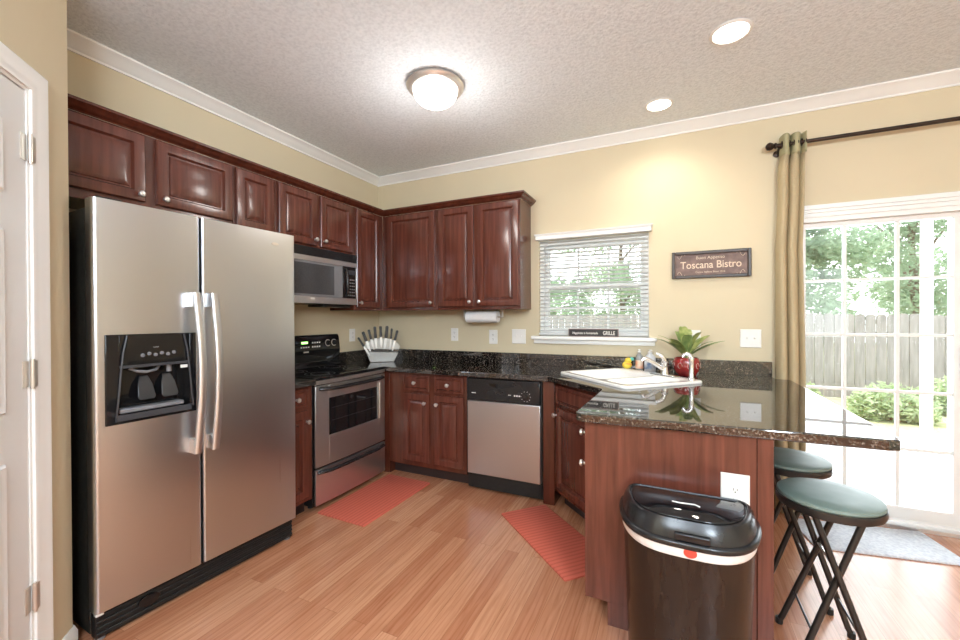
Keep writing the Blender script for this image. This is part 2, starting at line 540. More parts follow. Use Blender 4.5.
# pantry door (front = +y local)
dr = bpy.data.objects.new('door_1', None); COL.objects.link(dr)
dr.location = (CXc, CYc, 0); dr.rotation_euler = (0, 0, rzd)
struct(dr, 'white six panel pantry door in the slanted wall')
PW = noisy('door_white_paint', (0.78, 0.79, 0.79), (0.82, 0.83, 0.83), 0.35, nscale=2)
cs = MB()
prof = [(0, 0), (0, .010), (.010, .014), (.030, .012), (.045, .018), (.068, .020), (.072, .014), (.072, 0)]
# casing: inner edge at opening, profile widths outward
def casing(mb, x0, x1, z0, z1, w=.072):
    ring = [(0.0, .008), (.012, .012), (.030, .011), (.046, .018), (.064, .020), (w, .014), (w, 0.0)]
    pts = []
    for o, h in [(0.0, 0.0)] + ring:
        pts.append([(x0 - o, h, z0), (x0 - o, h, z1 + o), (x1 + o, h, z1 + o), (x1 + o, h, z0)])
    n = len(pts); vs = [p for l in pts for p in l]; fs = []
    for k in range(n - 1):
        for i in range(3):
            fs.append((k * 4 + i, k * 4 + i + 1, (k + 1) * 4 + i + 1, (k + 1) * 4 + i))
    mb.add(vs, fs)
    return mb
casing(cs, D0, D1, 0, DH).build('door_casing', WHITE, dr)
MB().box(D0, D0 + .012, -.11, 0.0, 0, DH).box(D1 - .012, D1, -.11, 0, 0, DH).box(D0 + .012, D1 - .012, -.11, 0, DH - .012, DH).build('door_jamb', WHITE, dr)
sl = MB()
sl.box(D0 + .016, D1 - .016, -.040, -.004, 0.012, DH - .016)
def dpanel(mb, x0, x1, z0, z1):
    rg = [(0, -.004), (.008, -.011), (.020, -.011), (.045, -.005)]
    mb.loops([[(x0 + i, h, z0 + i), (x1 - i, h, z0 + i), (x1 - i, h, z1 - i), (x0 + i, h, z1 - i)] for i, h in rg], cap0=False)
slab = sl.build('door_slab', PW, dr)
pn = MB()
xm = (D0 + D1) / 2
for (z0, z1) in ((0.22, 0.86), (1.02, 1.62), (1.74, 1.98)):
    for (x0, x1) in ((D0 + .12, xm - .045), (xm + .045, D1 - .12)):
        rg = [(0, -.0045), (.008, .003), (.016, .001), (.030, .001), (.05, .005)]
        pn.loops([[(x0 + i, h, z0 + i), (x1 - i, h, z0 + i), (x1 - i, h, z1 - i), (x0 + i, h, z1 - i)] for i, h in rg])
pn.build('door_panel', PW, dr)
for hz in (1.92, 1.138, 0.357):
    hg = MB().cyl((D0 + .010, .008, hz - .045), (D0 + .010, .008, hz + .045), .007, 12)
    hg.cyl((D0 + .010, .008, hz - .052), (D0 + .010, .008, hz - .045), .005, 10).cyl((D0 + .010, .008, hz + .045), (D0 + .010, .008, hz + .052), .005, 10)
    hg.box(D0 + .010, D0 + .040, -.005, -.001, hz - .045, hz + .045)
    hg.box(D0 - .014, D0 + .008, .009, .0115, hz - .045, hz + .045)
    hg.build('hinge', NICKEL, dr)
kb = MB().lathe([(.026, 0), (.026, .006), (.010, .012), (.010, .03), (.026, .045), (.028, .06), (.018, .07), (0, .072)], (D1 - .075, -.004, .95), (0, 1, 0)).build('door_knob', NICKEL, dr)

# baseboards
bprof = lambda h=.09: [(0, 0), (.014, 0), (.014, h - .02), (.008, h - .006), (.006, h), (0, h)]
def baseb(name, path):
    struct(MB().sweep(path, bprof()).build(name, WHITE))
a = Vector((CXc, CYc)); 
baseb('baseboard_diagonal', [(CXc - .15, CYc), (CXc, CYc), tuple(a + dirv * (D0 - .074))][::-1] if False else [tuple(a + dirv * (D0 - .074)), (CXc, CYc), (CXc - .10, CYc)])
baseb('baseboard_right', [(XR, 0), (XR, YR)])
baseb('baseboard_back', [(DX1 + .09, 0), (XR, 0)])

# crown moulding on walls
CP = .072
cprof = [(0, H), (CP, H), (CP, H - .010), (CP - .012, H - .018), (.040, H - .032), (.024, H - .052), (.010, H - .062), (.010, H - .074), (0, H - .074)]
struct(MB().sweep([(0, CYc), (0, 0), (XR, 0)], [(o, z) for o, z in cprof]).build('trim_1', WHITE), 'white crown moulding around the ceiling')

# ---------------------------------------------------------------- window over the sink
wn_ = bpy.data.objects.new('window_1', None); COL.objects.link(wn_)
struct(wn_, 'white double hung window with grilles above the sink')
MB().bezel(WX0, WX1, WZ0, WZ1, .03, .15, .035).build('window_frame', WHITE, wn_)
zmid = 1.583
for nm, z0, z1, yy in (('upper_sash', zmid - .02, WZ1 - .035, .10), ('lower_sash', WZ0 + .035, zmid + .02, .07)):
    x0, x1 = WX0 + .035, WX1 - .035
    sb = MB().bezel(x0, x1, z0, z1, yy, yy + .028, .032)
    for k in (1, 2):
        xx = x0 + .032 + (x1 - x0 - .064) * k / 3
        sb.box(xx - .008, xx + .008, yy + .006, yy + .020, z0 + .032, z1 - .032)
    zz = (z0 + z1) / 2
    sb.box(x0 + .032, x1 - .032, yy + .0065, yy + .0195, zz - .008, zz + .008)
    so = sb.build(nm, WHITE, wn_)
    MB().box(x0 + .03, x1 - .03, yy + .011, yy + .015, z0 + .03, z1 - .03).build('glass_pane', WGLASS, so)
MB().box(1.675, 2.668, -.055, .03, 1.140, 1.168).build('window_sill', WHITE, wn_, .004)
MB().box(1.690, 2.655, -.022, -.0005, 1.104, 1.140).build('window_apron', WHITE, wn_, .003)
# blind with its wooden valance
bl = thing('window_blind', 'white horizontal slat blind lowered over the kitchen window', 'blind', (0, 0, 0))
va = MB().box(1.716, 2.632, -.050, -.001, 1.985, 2.030)
va.loops([[(1.712, -.056, 2.018), (2.636, -.056, 2.018), (2.636, -.001, 2.018), (1.712, -.001, 2.018)], [(1.706, -.062, 2.034), (2.642, -.062, 2.034), (2.642, -.001, 2.034), (1.706, -.001, 2.034)]])
va.build('valance', WHITE, bl, .002)
st = MB(); nsl = 24
zt, zb = 1.965, 1.215
for k in range(nsl):
    z = zb + (zt - zb) * k / (nsl - 1)
    st.loops([[(WX0 + .006, -.030 + y_, z + dz) for y_, dz in ((.001, .004), (.024, .002), (.047, -.004), (.024, -.0002))],
              [(WX1 - .006, -.030 + y_, z + dz) for y_, dz in ((.001, .004), (.024, .002), (.047, -.004), (.024, -.0002))]])
BLM = noisy('white_blind_slat', (0.84, 0.85, 0.85), (0.88, 0.89, 0.89), 0.4, nscale=3)
_p = BLM.node_tree.nodes['Principled BSDF']; _o = BLM.node_tree.nodes['Material Output']
_t = N(BLM, 'ShaderNodeBsdfTranslucent'); _t.inputs['Color'].default_value = (0.96, 0.97, 0.98, 1)
_m = N(BLM, 'ShaderNodeMixShader'); _m.inputs['Fac'].default_value = 0.6
L(BLM, _p.outputs['BSDF'], _m.inputs[1]); L(BLM, _t.outputs['BSDF'], _m.inputs[2]); L(BLM, _m.outputs['Shader'], _o.inputs['Surface'])
st.build('slat', BLM, bl, smooth=False)
cd = MB()
for x in (WX0 + .09, (WX0 + WX1) / 2, WX1 - .09):
    cd.cyl((x, -.031, 1.19), (x, -.031, 1.985), .0012, 6)
    cd.cyl((x, .0185, 1.19), (x, .0185, 1.985), .0012, 6)
cd.build('ladder_cord', WPLAST, bl)
MB().box(WX0 + .006, WX1 - .006, -.030, .018, 1.178, 1.196).build('bottom_rail', BLM, bl, .003)

# ---------------------------------------------------------------- sliding patio door
sd_ = bpy.data.objects.new('door_2', None); COL.objects.link(sd_)
struct(sd_, 'white sliding glass patio door with grilles')
dcs = MB()
# header + side casing in stepped bands
for (o, h0, w_) in ((0.0, .010, .028), (.028, .016, .022), (.050, .022, .030)):
    dcs.box(DX0 - o - w_, DX1 + o + w_, -h0, 0, DZ1 + o, DZ1 + o + w_)
    dcs.box(DX0 - o - w_, DX0 - o, -h0, 0, 0, DZ1 + o)
    dcs.box(DX1 + o, DX1 + o + w_, -h0, 0, 0, DZ1 + o)
dcs.build('door_casing', WHITE, sd_, .002)
MB().box(DX0, DX0 + .02, 0, .15, 0, DZ1).box(DX1 - .02, DX1, 0, .15, 0, DZ1).box(DX0 + .02, DX1 - .02, 0, .15, DZ1 - .03, DZ1).build('door_frame', WHITE, sd_)
MB().box(DX0 + .02, DX1 - .02, -.01, .15, 0.0, .022).box(DX0 + .02, DX1 - .02, .05, .056, .022, .040).box(DX0 + .02, DX1 - .02, .10, .106, .022, .040).build('door_track', steel_mat('door_track_aluminium', (.75, .76, .78), .35), sd_)
def sash(x0, x1, y, cols, rows, z0=.042, z1=1.955, stile=(.055, .065), top=.030, bot=.080):
    f = MB()
    f.box(x0, x0 + stile[0], y, y + .038, z0, z1); f.box(x1 - stile[1], x1, y, y + .038, z0, z1)
    f.box(x0 + stile[0], x1 - stile[1], y, y + .038, z1 - top, z1); f.box(x0 + stile[0], x1 - stile[1], y, y + .038, z0, z0 + bot)
    for c in cols: f.box(c - .009, c + .009, y + .010, y + .028, z0 + bot, z1 - top)
    for r_ in rows: f.box(x0 + stile[0], x1 - stile[1], y + .0105, y + .0275, r_ - .009, r_ + .009)
    fo = f.build('door_sash', WHITE, sd_)
    MB().box(x0 + stile[0] - .004, x1 - stile[1] + .004, y + .017, y + .021, z0 + bot - .004, z1 - top + .004).build('glass_pane', WGLASS, fo)
rows = [.486, .846, 1.206, 1.566]
sash(DX0 + .022, 4.385, .045, (3.807, 4.069), rows)
sash(4.33, DX1 - .022, .095, (4.655, 4.93), rows)
MB().box(4.345, 4.365, .020, .045, .95, 1.15).build('door_handle', WPLAST, sd_, .004)

# ---------------------------------------------------------------- cabinetry
RAISED = [(0, 0), (0, .015), (.004, .0195), (.010, .021), (.050, .021), (.056, .0120), (.059, .0050), (.0655, .0050), (.068, .0110), (.092, .0190)]
DRAWER = [(0, 0), (0, .013), (.004, .016), (.014, .017), (.018, .009), (.023, .009), (.031, .019)]


def knob(par, x, y, z):
    MB().lathe([(.0075, 0), (.006, .004), (.0055, .013), (.009, .017), (.0145, .021), (.0155, .026), (.013, .031), (.007, .0335), (0, .034)], (x, y, z), (0, -1, 0), 20).build('knob', KNOBM, par)


def cabinet(label, loc, rz, w, z0, z1, d, fronts, group=None, toe=0.0, name='wall_cabinet', cat='cabinet', body_extra=None):
    """local: x along the face, front = -y at y=0, body behind. fronts: (kind,x0,x1,z0,z1,(kx,kz) or None)"""
    t = thing(name, label, cat, loc, rz, group)
    b = MB()
    if toe:
        b.box(0, w, 0, d, toe, z1); MB().box(0.002, w - .002, .075, d, 0.0, toe - .0005).build('toe_kick', KICK_SHADE, t)
    else:
        b.box(0, w, 0, d, z0, z1)
    if body_extra: body_extra(b)
    b.build('body', WOOD, t, .0015)
    for kind, a0, a1, c0, c1, k in fronts:
        m = MB().rpanel(a0, a1, c0, c1, -.0005, RAISED if kind == 'door' else DRAWER)
        o = m.build(kind, WOOD_IN, t, angle=20)
        if k: knob(o, k[0], -.0205 if kind == 'door' else -.0195, k[1])
    return t


LR = R(90)
gU = 'cherry wall cabinets'
# left wall uppers: local x = world y - y0
cabinet('cherry double-door wall cabinet directly above the refrigerator', (.28, -2.630, 0), LR, .875, 1.89, 2.29, .275,
        [('door', .012, .400, 1.935, 2.280, (.372, 1.968)), ('door', .452, .868, 1.935, 2.280, (.484, 1.968))])
cabinet('narrow short cherry wall cabinet just right of the one above the refrigerator', (.28, -1.753, 0), LR, .303, 1.890, 2.29, .275,
        [('door', .017, .281, 1.910, 2.280, None)])
cabinet('short two-door cherry wall cabinet above the microwave', (.28, -1.448, 0), LR, .766, 1.866, 2.29, .275,
        [('door', .018, .356, 1.884, 2.280, (.330, 1.930)), ('door', .394, .742, 1.884, 2.280, (.420, 1.930))])
cabinet('narrow single-door cherry wall cabinet right of the microwave in the corner', (.28, -.680, 0), LR, .398, 1.396, 2.29, .275,
        [('door', .027, .336, 1.424, 2.280, (.052, 1.462))])
# back wall uppers
cabinet('wide single-door cherry wall cabinet on the back wall beside the corner', (.2805, -.28, 0), 0, .5985, 1.396, 2.29, .275,
        [('door', .062, .577, 1.424, 2.280, (.550, 1.462))])
cabinet('two-door cherry wall cabinet beside the window above the paper towels', (.8805, -.28, 0), 0, .782, 1.396, 2.29, .275,
        [('door', .020, .364, 1.424, 2.280, (.338, 1.462)), ('door', .402, .772, 1.424, 2.280, (.428, 1.462))])
cr = MB().sweep([(.28, -2.630), (.28, -.28), (1.6625, -.28), (1.6625, -.001)],
                [(0, 2.2905), (.004, 2.2905), (.008, 2.297), (.012, 2.298), (.030, 2.312), (.040, 2.325), (.046, 2.327), (.046, 2.340), (0, 2.340)])
tag(cr.build('cabinet_crown_molding', WOOD), 'dark cherry crown molding running along the tops of the wall cabinets', 'molding')

# base cabinets
CT = .876
cabinet('narrow cherry base cabinet between the refrigerator and the range', (.555, -1.622, 0), LR, .230, 0, CT, .50,
        [('drawer', .014, .186, .735, .862, (.088, .797)), ('door', .014, .186, .130, .712, (.168, .640))], toe=.10, name='base_cabinet')
cabinet('cherry base cabinet with two drawers and two doors left of the dishwasher', (.58, -.58, 0), 0, .745, 0, CT, .575,
        [('drawer', .152, .408, .725, .858, (.275, .793)), ('drawer', .455, .722, .725, .858, (.588, .793)),
         ('door', .152, .408, .140, .703, (.374, .632)), ('door', .455, .722, .140, .703, (.488, .632))], toe=.10, name='base_cabinet',
        body_extra=lambda b: b.box(-.575, -.0005, .0, .575, .0, CT))
# filler post right of dishwasher, then the diagonal sink base
SX, SY = 2.025, -.580
SL = .572
def sink_body(b):
    pass
sk = thing('base_cabinet', 'cherry corner sink base cabinet set diagonally under the white sink', 'cabinet', (SX, SY, 0), R(-45))
MB().box(0, SL, .075, .40, 0, .0995).build('toe_kick', KICK_SHADE, sk)
MB().box(0, SL, 0, .40, .10, .70).box(0, SL, 0, .03, .70, CT).build('body', WOOD, sk, .0015)
o = MB().rpanel(.030, .545, .725, .858, -.0005, DRAWER).build('drawer', WOOD_IN, sk, angle=20)
o['label'] = 'false drawer front without knob'
o = MB().rpanel(.030, .545, .130, .703, -.0005, RAISED).build('door', WOOD_IN, sk, angle=20); knob(o, .052, -.0205, .650)
fl = tag(MB().box(1.942, 2.024, -.600, -.05, 0.0, CT).build('filler_post', WOOD, None, .002), 'narrow vertical cherry filler post right of the dishwasher', 'filler panel')
# peninsula cabinet: doors face -x (kitchen side)
pc = thing('base_cabinet', 'cherry peninsula base cabinet with end panel facing the camera', 'cabinet', (0, 0, 0))
PX0, PX1, PY0, PY1 = 2.437, 3.112, -1.600, -.02
MB().box(PX0, PX1, PY0 + .02, -1.0, .10, CT).box(PX0 + .085, PX1, PY0 + .02, -1.0, 0, .10).box(2.95, PX1, -1.0, PY1, 0, CT).build('body', WOOD, pc, .0015)
ep = MB()
ep.prism([(PX0 - .010, PY0), (PX1 - .05, PY0), (PX1 - .05, PY0 + .019), (PX0 - .010, PY0 + .019)], .10, CT)
ep.box(PX0 + .085, PX1 - .05, PY0, PY0 + .019, 0, .10)
ep.box(PX1 - .049, PX1 + .002, PY0 - .006, PY0 + .019, 0, CT)
ep.build('end_panel', WOOD_IN, pc, .001)
# fronts along the kitchen side: local frame facing -x
pf = bpy.data.objects.new('kitchen_front', None); COL.objects.link(pf); pf.parent = pc; pf.location = (PX0, -1.0, 0); pf.rotation_euler = (0, 0, R(-90))
o = MB().rpanel(.045, .545, .725, .858, -.0005, DRAWER).build('drawer', WOOD_IN, pf, angle=20)
knob(o, .50, -.0195, .793)
o = MB().rpanel(.045, .545, .130, .703, -.0005, RAISED).build('door', WOOD_IN, pf, angle=20)
knob(o, .50, -.0205, .650)
# flatten: make the fronts direct children of the cabinet
bpy.context.view_layer.update()
for ch in [x for x in bpy.data.objects if x.parent == pf]:
    ch.parent = pc
    ch.matrix_basis = pf.matrix_basis.copy()
bpy.data.objects.remove(pf)

# ---------------------------------------------------------------- countertop (granite, with sink cut-out)
u45 = Vector((-.70711, .70711)); v45 = Vector((.70711, .70711))
SB = Vector((2.53, -.96)); SLN, SWD = .735, .615
def sp(a_, b_): p = SB + u45 * a_ + v45 * b_; return (p.x, p.y)
hole = [sp(.03, .03), sp(SLN - .03, .03), sp(SLN - .03, SWD - .03), sp(.03, SWD - .03)]


def arc(c, r, a0, a1, n=6):
    return [(c[0] + r * math.cos(R(a0 + (a1 - a0) * i / n)), c[1] + r * math.sin(R(a0 + (a1 - a0) * i / n))) for i in range(n + 1)]


outer = [(.001, -.001), (.001, -.622), (.60, -.622), (.60, -.635), (1.985, -.635), (2.015, -.645), (2.405, -.985), (2.412, -1.01), (2.392, -1.615)]
outer += [(2.400, -1.640), (2.422, -1.650)]
outer += [(3.43, -1.612), (3.462, -1.602), (3.474, -1.570)]
outer += [(3.474, -.150), (3.397, -.135), (3.397, -.001)]


def slab_with_hole(name, outer, holes, z0, z1, m, parent=None, bev=.006):
    b = bmesh.new(); edges = []
    for poly in [outer] + holes:
        vs = [b.verts.new((x, y, z1)) for x, y in poly]
        edges += [b.edges.new((vs[i], vs[(i + 1) % len(vs)])) for i in range(len(vs))]
    r = bmesh.ops.triangle_fill(b, edges=edges, use_beauty=True)
    fs = [f for f in b.faces]
    ext = bmesh.ops.extrude_face_region(b, geom=fs)
    for g in ext['geom']:
        if isinstance(g, bmesh.types.BMVert): g.co.z = z0
    bmesh.ops.recalc_face_normals(b, faces=b.faces)
    me = bpy.data.meshes.new(name); b.to_mesh(me); b.free()
    me.materials.append(m)
    o = bpy.data.objects.new(name, me); COL.objects.link(o)
    if parent: o.parent = parent
    if bev:
        bv = o.modifiers.new('bevel', 'BEVEL'); bv.width = bev; bv.segments = 3; bv.limit_method = 'ANGLE'; bv.angle_limit = R(50)
    return o


ct = thing('countertop', 'dark speckled granite countertop around the sink with peninsula bar and backsplash', 'countertop', (0, 0, 0))
slab_with_hole('slab', outer, [hole], CT + .0005, .914, GRAN, ct)
MB().box(.022, 3.397, -.021, -.001, .9145, 1.014).box(.001, .021, -.622, -.001, .9145, 1.014).build('backsplash', GRAN, ct, .002)
ct2 = thing('countertop', 'short dark granite countertop between the refrigerator and the range', 'countertop', (0, 0, 0))
MB().box(.001, .60, -1.625, -1.392, CT + .001, .914).build('slab', GRAN, ct2, .005)
MB().box(.001, .021, -1.625, -1.392, .9145, 1.014).build('backsplash', GRAN, ct2, .002)

# ---------------------------------------------------------------- sink
sn = thing('kitchen_sink', 'white double-bowl drop-in sink set diagonally in the corner of the granite counter', 'sink', (SB.x, SB.y, .914), R(135))
# local: +x = u45 direction, -y = v45 direction
def rr(x0, x1, y0, y1, r, z, n=5):
    pts = []
    for (cx_, cy_, a0) in ((x1 - r, y1 - r, 0), (x0 + r, y1 - r, 90), (x0 + r, y0 + r, 180), (x1 - r, y0 + r, 270)):
        pts += [(cx_ + r * math.cos(R(a0 + 90 * i / n)), cy_ + r * math.sin(R(a0 + 90 * i / n)), z) for i in range(n + 1)]
    return pts
# top deck with two bowl holes
def sink_mesh():
    b = bmesh.new()
    Wd = SWD
    def loop(pts): return [b.verts.new(p) for p in pts]
    def edg(vs): return [b.edges.new((vs[i], vs[(i + 1) % len(vs)])) for i in range(len(vs))]
    out_top = loop(rr(.008, SLN - .008, -Wd + .008, -.008, .045, .016)); e = edg(out_top)
    bowls = [(.285, SLN - .045, -Wd + .13, -.045), (.045, .255, -Wd + .13, -.045)]
    tops = []
    for (x0, x1, y0, y1) in bowls:
        l_ = loop(rr(x0, x1, y0, y1, .05, .016)); e += edg(l_); tops.append(l_)
    bmesh.ops.triangle_fill(b, edges=e, use_beauty=True)
    def bridge(a_, c_):
        n = len(a_)
        for i in range(n): b.faces.new((a_[i], a_[(i + 1) % n], c_[(i + 1) % n], c_[i]))
    prev = out_top
    for ins, z in ((.002, .014), (0.0, .010), (0.0, .0008)):
        l_ = loop(rr(ins, SLN - ins, -Wd + ins, -ins, .05, z)); bridge(prev, l_); prev = l_
    for (x0, x1, y0, y1), t_ in zip(bowls, tops):
        prev = t_
        for ins, z in ((.004, .011), (.008, .0), (.020, -.13), (.045, -.155)):
            l_ = loop(rr(x0 + ins, x1 - ins, y0 + ins, y1 - ins, max(.05 - ins * .3, .02), z)); bridge(prev, l_); prev = l_
        b.faces.new(prev)
    bmesh.ops.recalc_face_normals(b, faces=b.faces)
    me = bpy.data.meshes.new('basin'); b.to_mesh(me); b.free()
    me.polygons.foreach_set('use_smooth', [True] * len(me.polygons)); me.set_sharp_from_angle(angle=R(60))
    me.materials.append(PORC)
    o = bpy.data.objects.new('basin', me); COL.objects.link(o); o.parent = sn
    return o
sink_mesh()
for cx_, cy_ in ((.49, -.27), (.15, -.27)):
    MB().lathe([(.045, 0), (.045, .003), (.036, .004), (.030, .001), (0, .0015)], (cx_, cy_, -.1535)).build('drain', CHROME, sn)

# faucet: stands on the sink's back ledge
fx_, fy_ = sp(.27, SWD - .065)
fa = thing('kitchen_faucet', 'chrome single-lever faucet at the back of the white sink', 'faucet', (fx_, fy_, .9305), R(135))
# local +y now points towards the bowls (towards -v45)
MB().loops([rr(-.125, .125, -.028, .028, .026, 0), rr(-.125, .125, -.028, .028, .026, .006), rr(-.118, .118, -.022, .022, .021, .010)]).build('deck_plate', CHROME, fa)
MB().lathe([(.027, .008), (.025, .02), (.021, .05), (.021, .075), (.024, .085), (.020, .095), (.008, .100), (0, .101)]).build('valve_body', CHROME, fa)
spo = Vector((0.10, .16, .115))
MB().tube([(0, .008, .040), (.012, .035, .062), (.030, .075, .090), (.050, .115, .115), (.056, .130, .112), (.058, .135, .100)], .0150, 12, .9).build('spout', CHROME, fa)
MB().tube([(0, 0, .090), (.002, .004, .115), (.010, .018, .135), (.020, .036, .146), (.028, .05, .150)], .015, 12, .8).build('lever', CHROME, fa)
# side sprayer
gx, gy = sp(.045, SWD - .07)
sy = thing('sink_sprayer', 'chrome side sprayer with hooked head at the end of the sink', 'sprayer', (gx, gy, .9305), R(135))
MB().lathe([(.024, 0), (.024, .005), (.017, .014), (.014, .02), (.0135, .11), (.016, .13), (.014, .145)]).build('stem', CHROME, sy)
MB().tube([(0, 0, .130), (.003, .004, .152), (.012, .018, .164), (.024, .034, .158), (.029, .042, .142)], .015, 12, .8).build('spray_head', CHROME, sy)

# ---------------------------------------------------------------- refrigerator
FA = R(86.7)
fr = thing('refrigerator', 'stainless steel side-by-side refrigerator with black dispenser in left door', 'refrigerator', (.668, -2.596, 0), FA)
FW_, FH = .932, 1.822
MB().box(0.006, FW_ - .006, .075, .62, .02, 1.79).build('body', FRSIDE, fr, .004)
ZB = .128
def fdoor(x0, x1, cut=None, rr_=.010):
    prof = lambda x0_, x1_: None
    b = MB()
    # rounded-front door as an extruded plan outline
    r = rr_
    pl = [(x0, .065)] + [(x0 + r - r * math.cos(R(a_)), r - r * math.sin(R(a_))) for a_ in range(0, 91, 15)] + \
         [(x1 - r + r * math.sin(R(a_)), r - r * math.cos(R(a_))) for a_ in range(0, 91, 15)] + [(x1, .065)]
    if not cut:
        b.prism(pl, ZB, FH)
    else:
        c0, c1, d0, d1 = cut
        b.prism(pl, ZB, d0); b.prism(pl, d1, FH)
        pL = [p for p in pl if p[0] <= c0 + 1e-6]
        left = [(x0, .065)] + [(x0 + r - r * math.cos(R(a_)), r - r * math.sin(R(a_))) for a_ in range(0, 91, 15)] + [(c0, 0), (c0, .065)]
        right = [(c1, .065), (c1, 0)] + [(x1 - r + r * math.sin(R(a_)), r - r * math.cos(R(a_))) for a_ in range(0, 91, 15)] + [(x1, .065)]
        b.prism(left, d0, d1); b.prism(right, d0, d1)
    return b
d1 = fdoor(0.0, .404, (.036, .380, .884, 1.262), .016).build('door', STEEL_F, fr, angle=50); d1['label'] = 'left freezer door holding the dispenser'
d2 = fdoor(.412, FW_).build('door', STEEL_F, fr, angle=50); d2['label'] = 'wider right door with maker badge'
# door gaskets/inner liner (dark)
MB().box(.004, .400, .0655, .0745, ZB + .01, FH - .02).box(.416, FW_ - .004, .0655, .0745, ZB + .01, FH - .02).build('gasket', BLACKM, fr)
# dispenser
def dispenser():
    X0, X1, Z0, Z1 = .037, .379, .885, 1.261
    b = MB()
    # outer black surround: ring with bowed inner edges
    b.box(X0, X0 + .045, -.006, .06, Z0, Z1); b.box(X1 - .028, X1, -.006, .06, Z0, Z1)
    b.box(X0 + .045, X1 - .028, -.006, .06, Z0, Z0 + .035)
    b.box(X0 + .045, X1 - .028, -.003, .06, 1.130, Z1)
    b.box(X0 + .045, X1 - .028, .055, .0645, Z0 + .035, 1.130)
    do = b.build('dispenser', BLACKG, d1, .002)
    do['label'] = 'black ice and water dispenser'
    q = MB()
    for xx, k in ((X0 + .045, 1), (X1 - .028, -1)):
        q.tube([(xx - .012 * k, -.009, Z0 + .03), (xx - .004 * k, -.010, Z0 + .12), (xx + .004 * k, -.010, Z0 + .22), (xx + .012 * k, -.010, Z0 + .30), (xx + .026 * k, -.009, Z1 - .004)], .004, 8)
    q.box(X0 + .047, X1 - .03, -.011, -.003, 1.118, 1.130)
    q.loops([[(X0 + .03, -.006, Z0 + .010), (X1 - .02, -.006, Z0 + .010), (X1 - .02, -.006, Z0 + .038), (X0 + .03, -.006, Z0 + .038)],
             [(X0 + .034, -.014, Z0 + .014), (X1 - .024, -.014, Z0 + .014), (X1 - .024, -.010, Z0 + .036), (X0 + .034, -.010, Z0 + .036)]])
    q.build('trim', DKGREY, do)
    q = MB()
    for i in range(6):
        q.lathe([(.008, 0), (.008, .003), (.006, .004), (0, .004)], (.165 + i * .024, -.0035, 1.168 + (.006 if i % 2 else 0)), (0, -1, 0), 12)
    q.build('button', GREYP, do)
    q = MB()
    for xx in (.185, .275):
        q.loops([[(xx - .016, .040, 1.075), (xx + .016, .040, 1.075), (xx + .016, .046, 1.075), (xx - .016, .046, 1.075)],
                 [(xx - .028, .022, 1.035), (xx + .028, .022, 1.035), (xx + .028, .030, 1.035), (xx - .028, .030, 1.035)],
                 [(xx - .034, .006, .985), (xx + .034, .006, .985), (xx + .034, .014, .985), (xx - .034, .014, .985)],
                 [(xx - .026, .002, .972), (xx + .026, .002, .972), (xx + .026, .010, .972), (xx - .026, .010, .972)]])
    q.build('paddle', noisy('paddle_grey', (.018, .018, .019), (.035, .035, .036), .3), do, .003)
    q = MB().tube([(.13, .03, 1.112), (.15, .012, 1.100), (.185, .006, 1.094), (.22, .012, 1.100), (.24, .03, 1.112)], .006, 8)
    q.cyl((.275, .02, 1.12), (.275, .02, 1.085), .010, 12)
    q.build('nozzle', GREYP, do)
    MB().box(.085, .33, .0, .052, .925, .945).build('drip_tray', GREYP, do, .006)
    MB().box(.312, .342, -.0045, -.003, 1.098, 1.112).build('sticker', WPLAST, do)
    text('lettering', '........', .012, WPLAST, do, (.215, -.0042, 1.205))
dispenser()
def fhandle(par, xb, xm):
    b = MB()
    n = 24; loops = []
    for i in range(n + 1):
        t = i / n; z = 1.452 - t * (1.452 - .688)
        bow = math.sin(PI * t)
        cx_ = xb + (xm - xb) * bow; cy_ = -.048 - .016 * bow
        w_, d_ = .018, .010
        loops.append([(cx_ + w_ * math.cos(2 * PI * q / 16), cy_ + d_ * math.sin(2 * PI * q / 16), z) for q in range(16)])
    b.loops(loops)
    for z0, z1 in ((1.385, 1.452), (.688, .755)):
        b.box(xb - .013, xb + .013, -.042, 0.0, z0, z1)
    return b.build('handle', STEEL, par, angle=60)
fhandle(d1, .362, .378)
fhandle(d2, .442, .455)
bd = MB(); bd.lathe([(.026, 0), (.026, .0015), (.024, .0025), (0, .0026)], (0, 0, 0), (0, -1, 0), 24)
bd.v = [(x * .85 + .803, y - .0002, z * .32 + 1.754) for x, y, z in bd.v]
bd.build('badge', NICKEL, d2)
gr = MB().box(.010, FW_ - .010, .030, .074, .012, ZB - .006)
for k in range(4):
    z = .030 + k * .024
    gr.box(.012, FW_ - .012, .022, .030, z - .005, z + .006)
gro = gr.build('base_grille', BLACKM, fr, .002)
fd = MB().lathe([(.040, 0), (.040, .006), (.030, .008), (0, .009)], (0, 0, 0), (0, -1, 0), 24)
fd.v = [(x + .19, y + .0215, z * .62 + .075) for x, y, z in fd.v]
fd.build('filter_cap', BLACKG, gro)
MB().box(.02, .11, .02, .12, 1.792, FH + .012).build('hinge_cover', BLACKM, fr, .006)
MB().box(.36, .46, .05, .12, 1.792, FH + .010).build('hinge_cover', BLACKM, fr, .006)
for x_, y_ in ((.03, .05), (FW_ - .03, .05), (.03, .55), (FW_ - .03, .55)): MB().cyl((x_, y_, 0), (x_, y_, .03), .018, 12).build('foot', GREYP, fr)
wh = MB().box(.004, .030, .008, .030, .114, .1275)
wh.build('bottom_hinge', WPLAST, fr, .002)

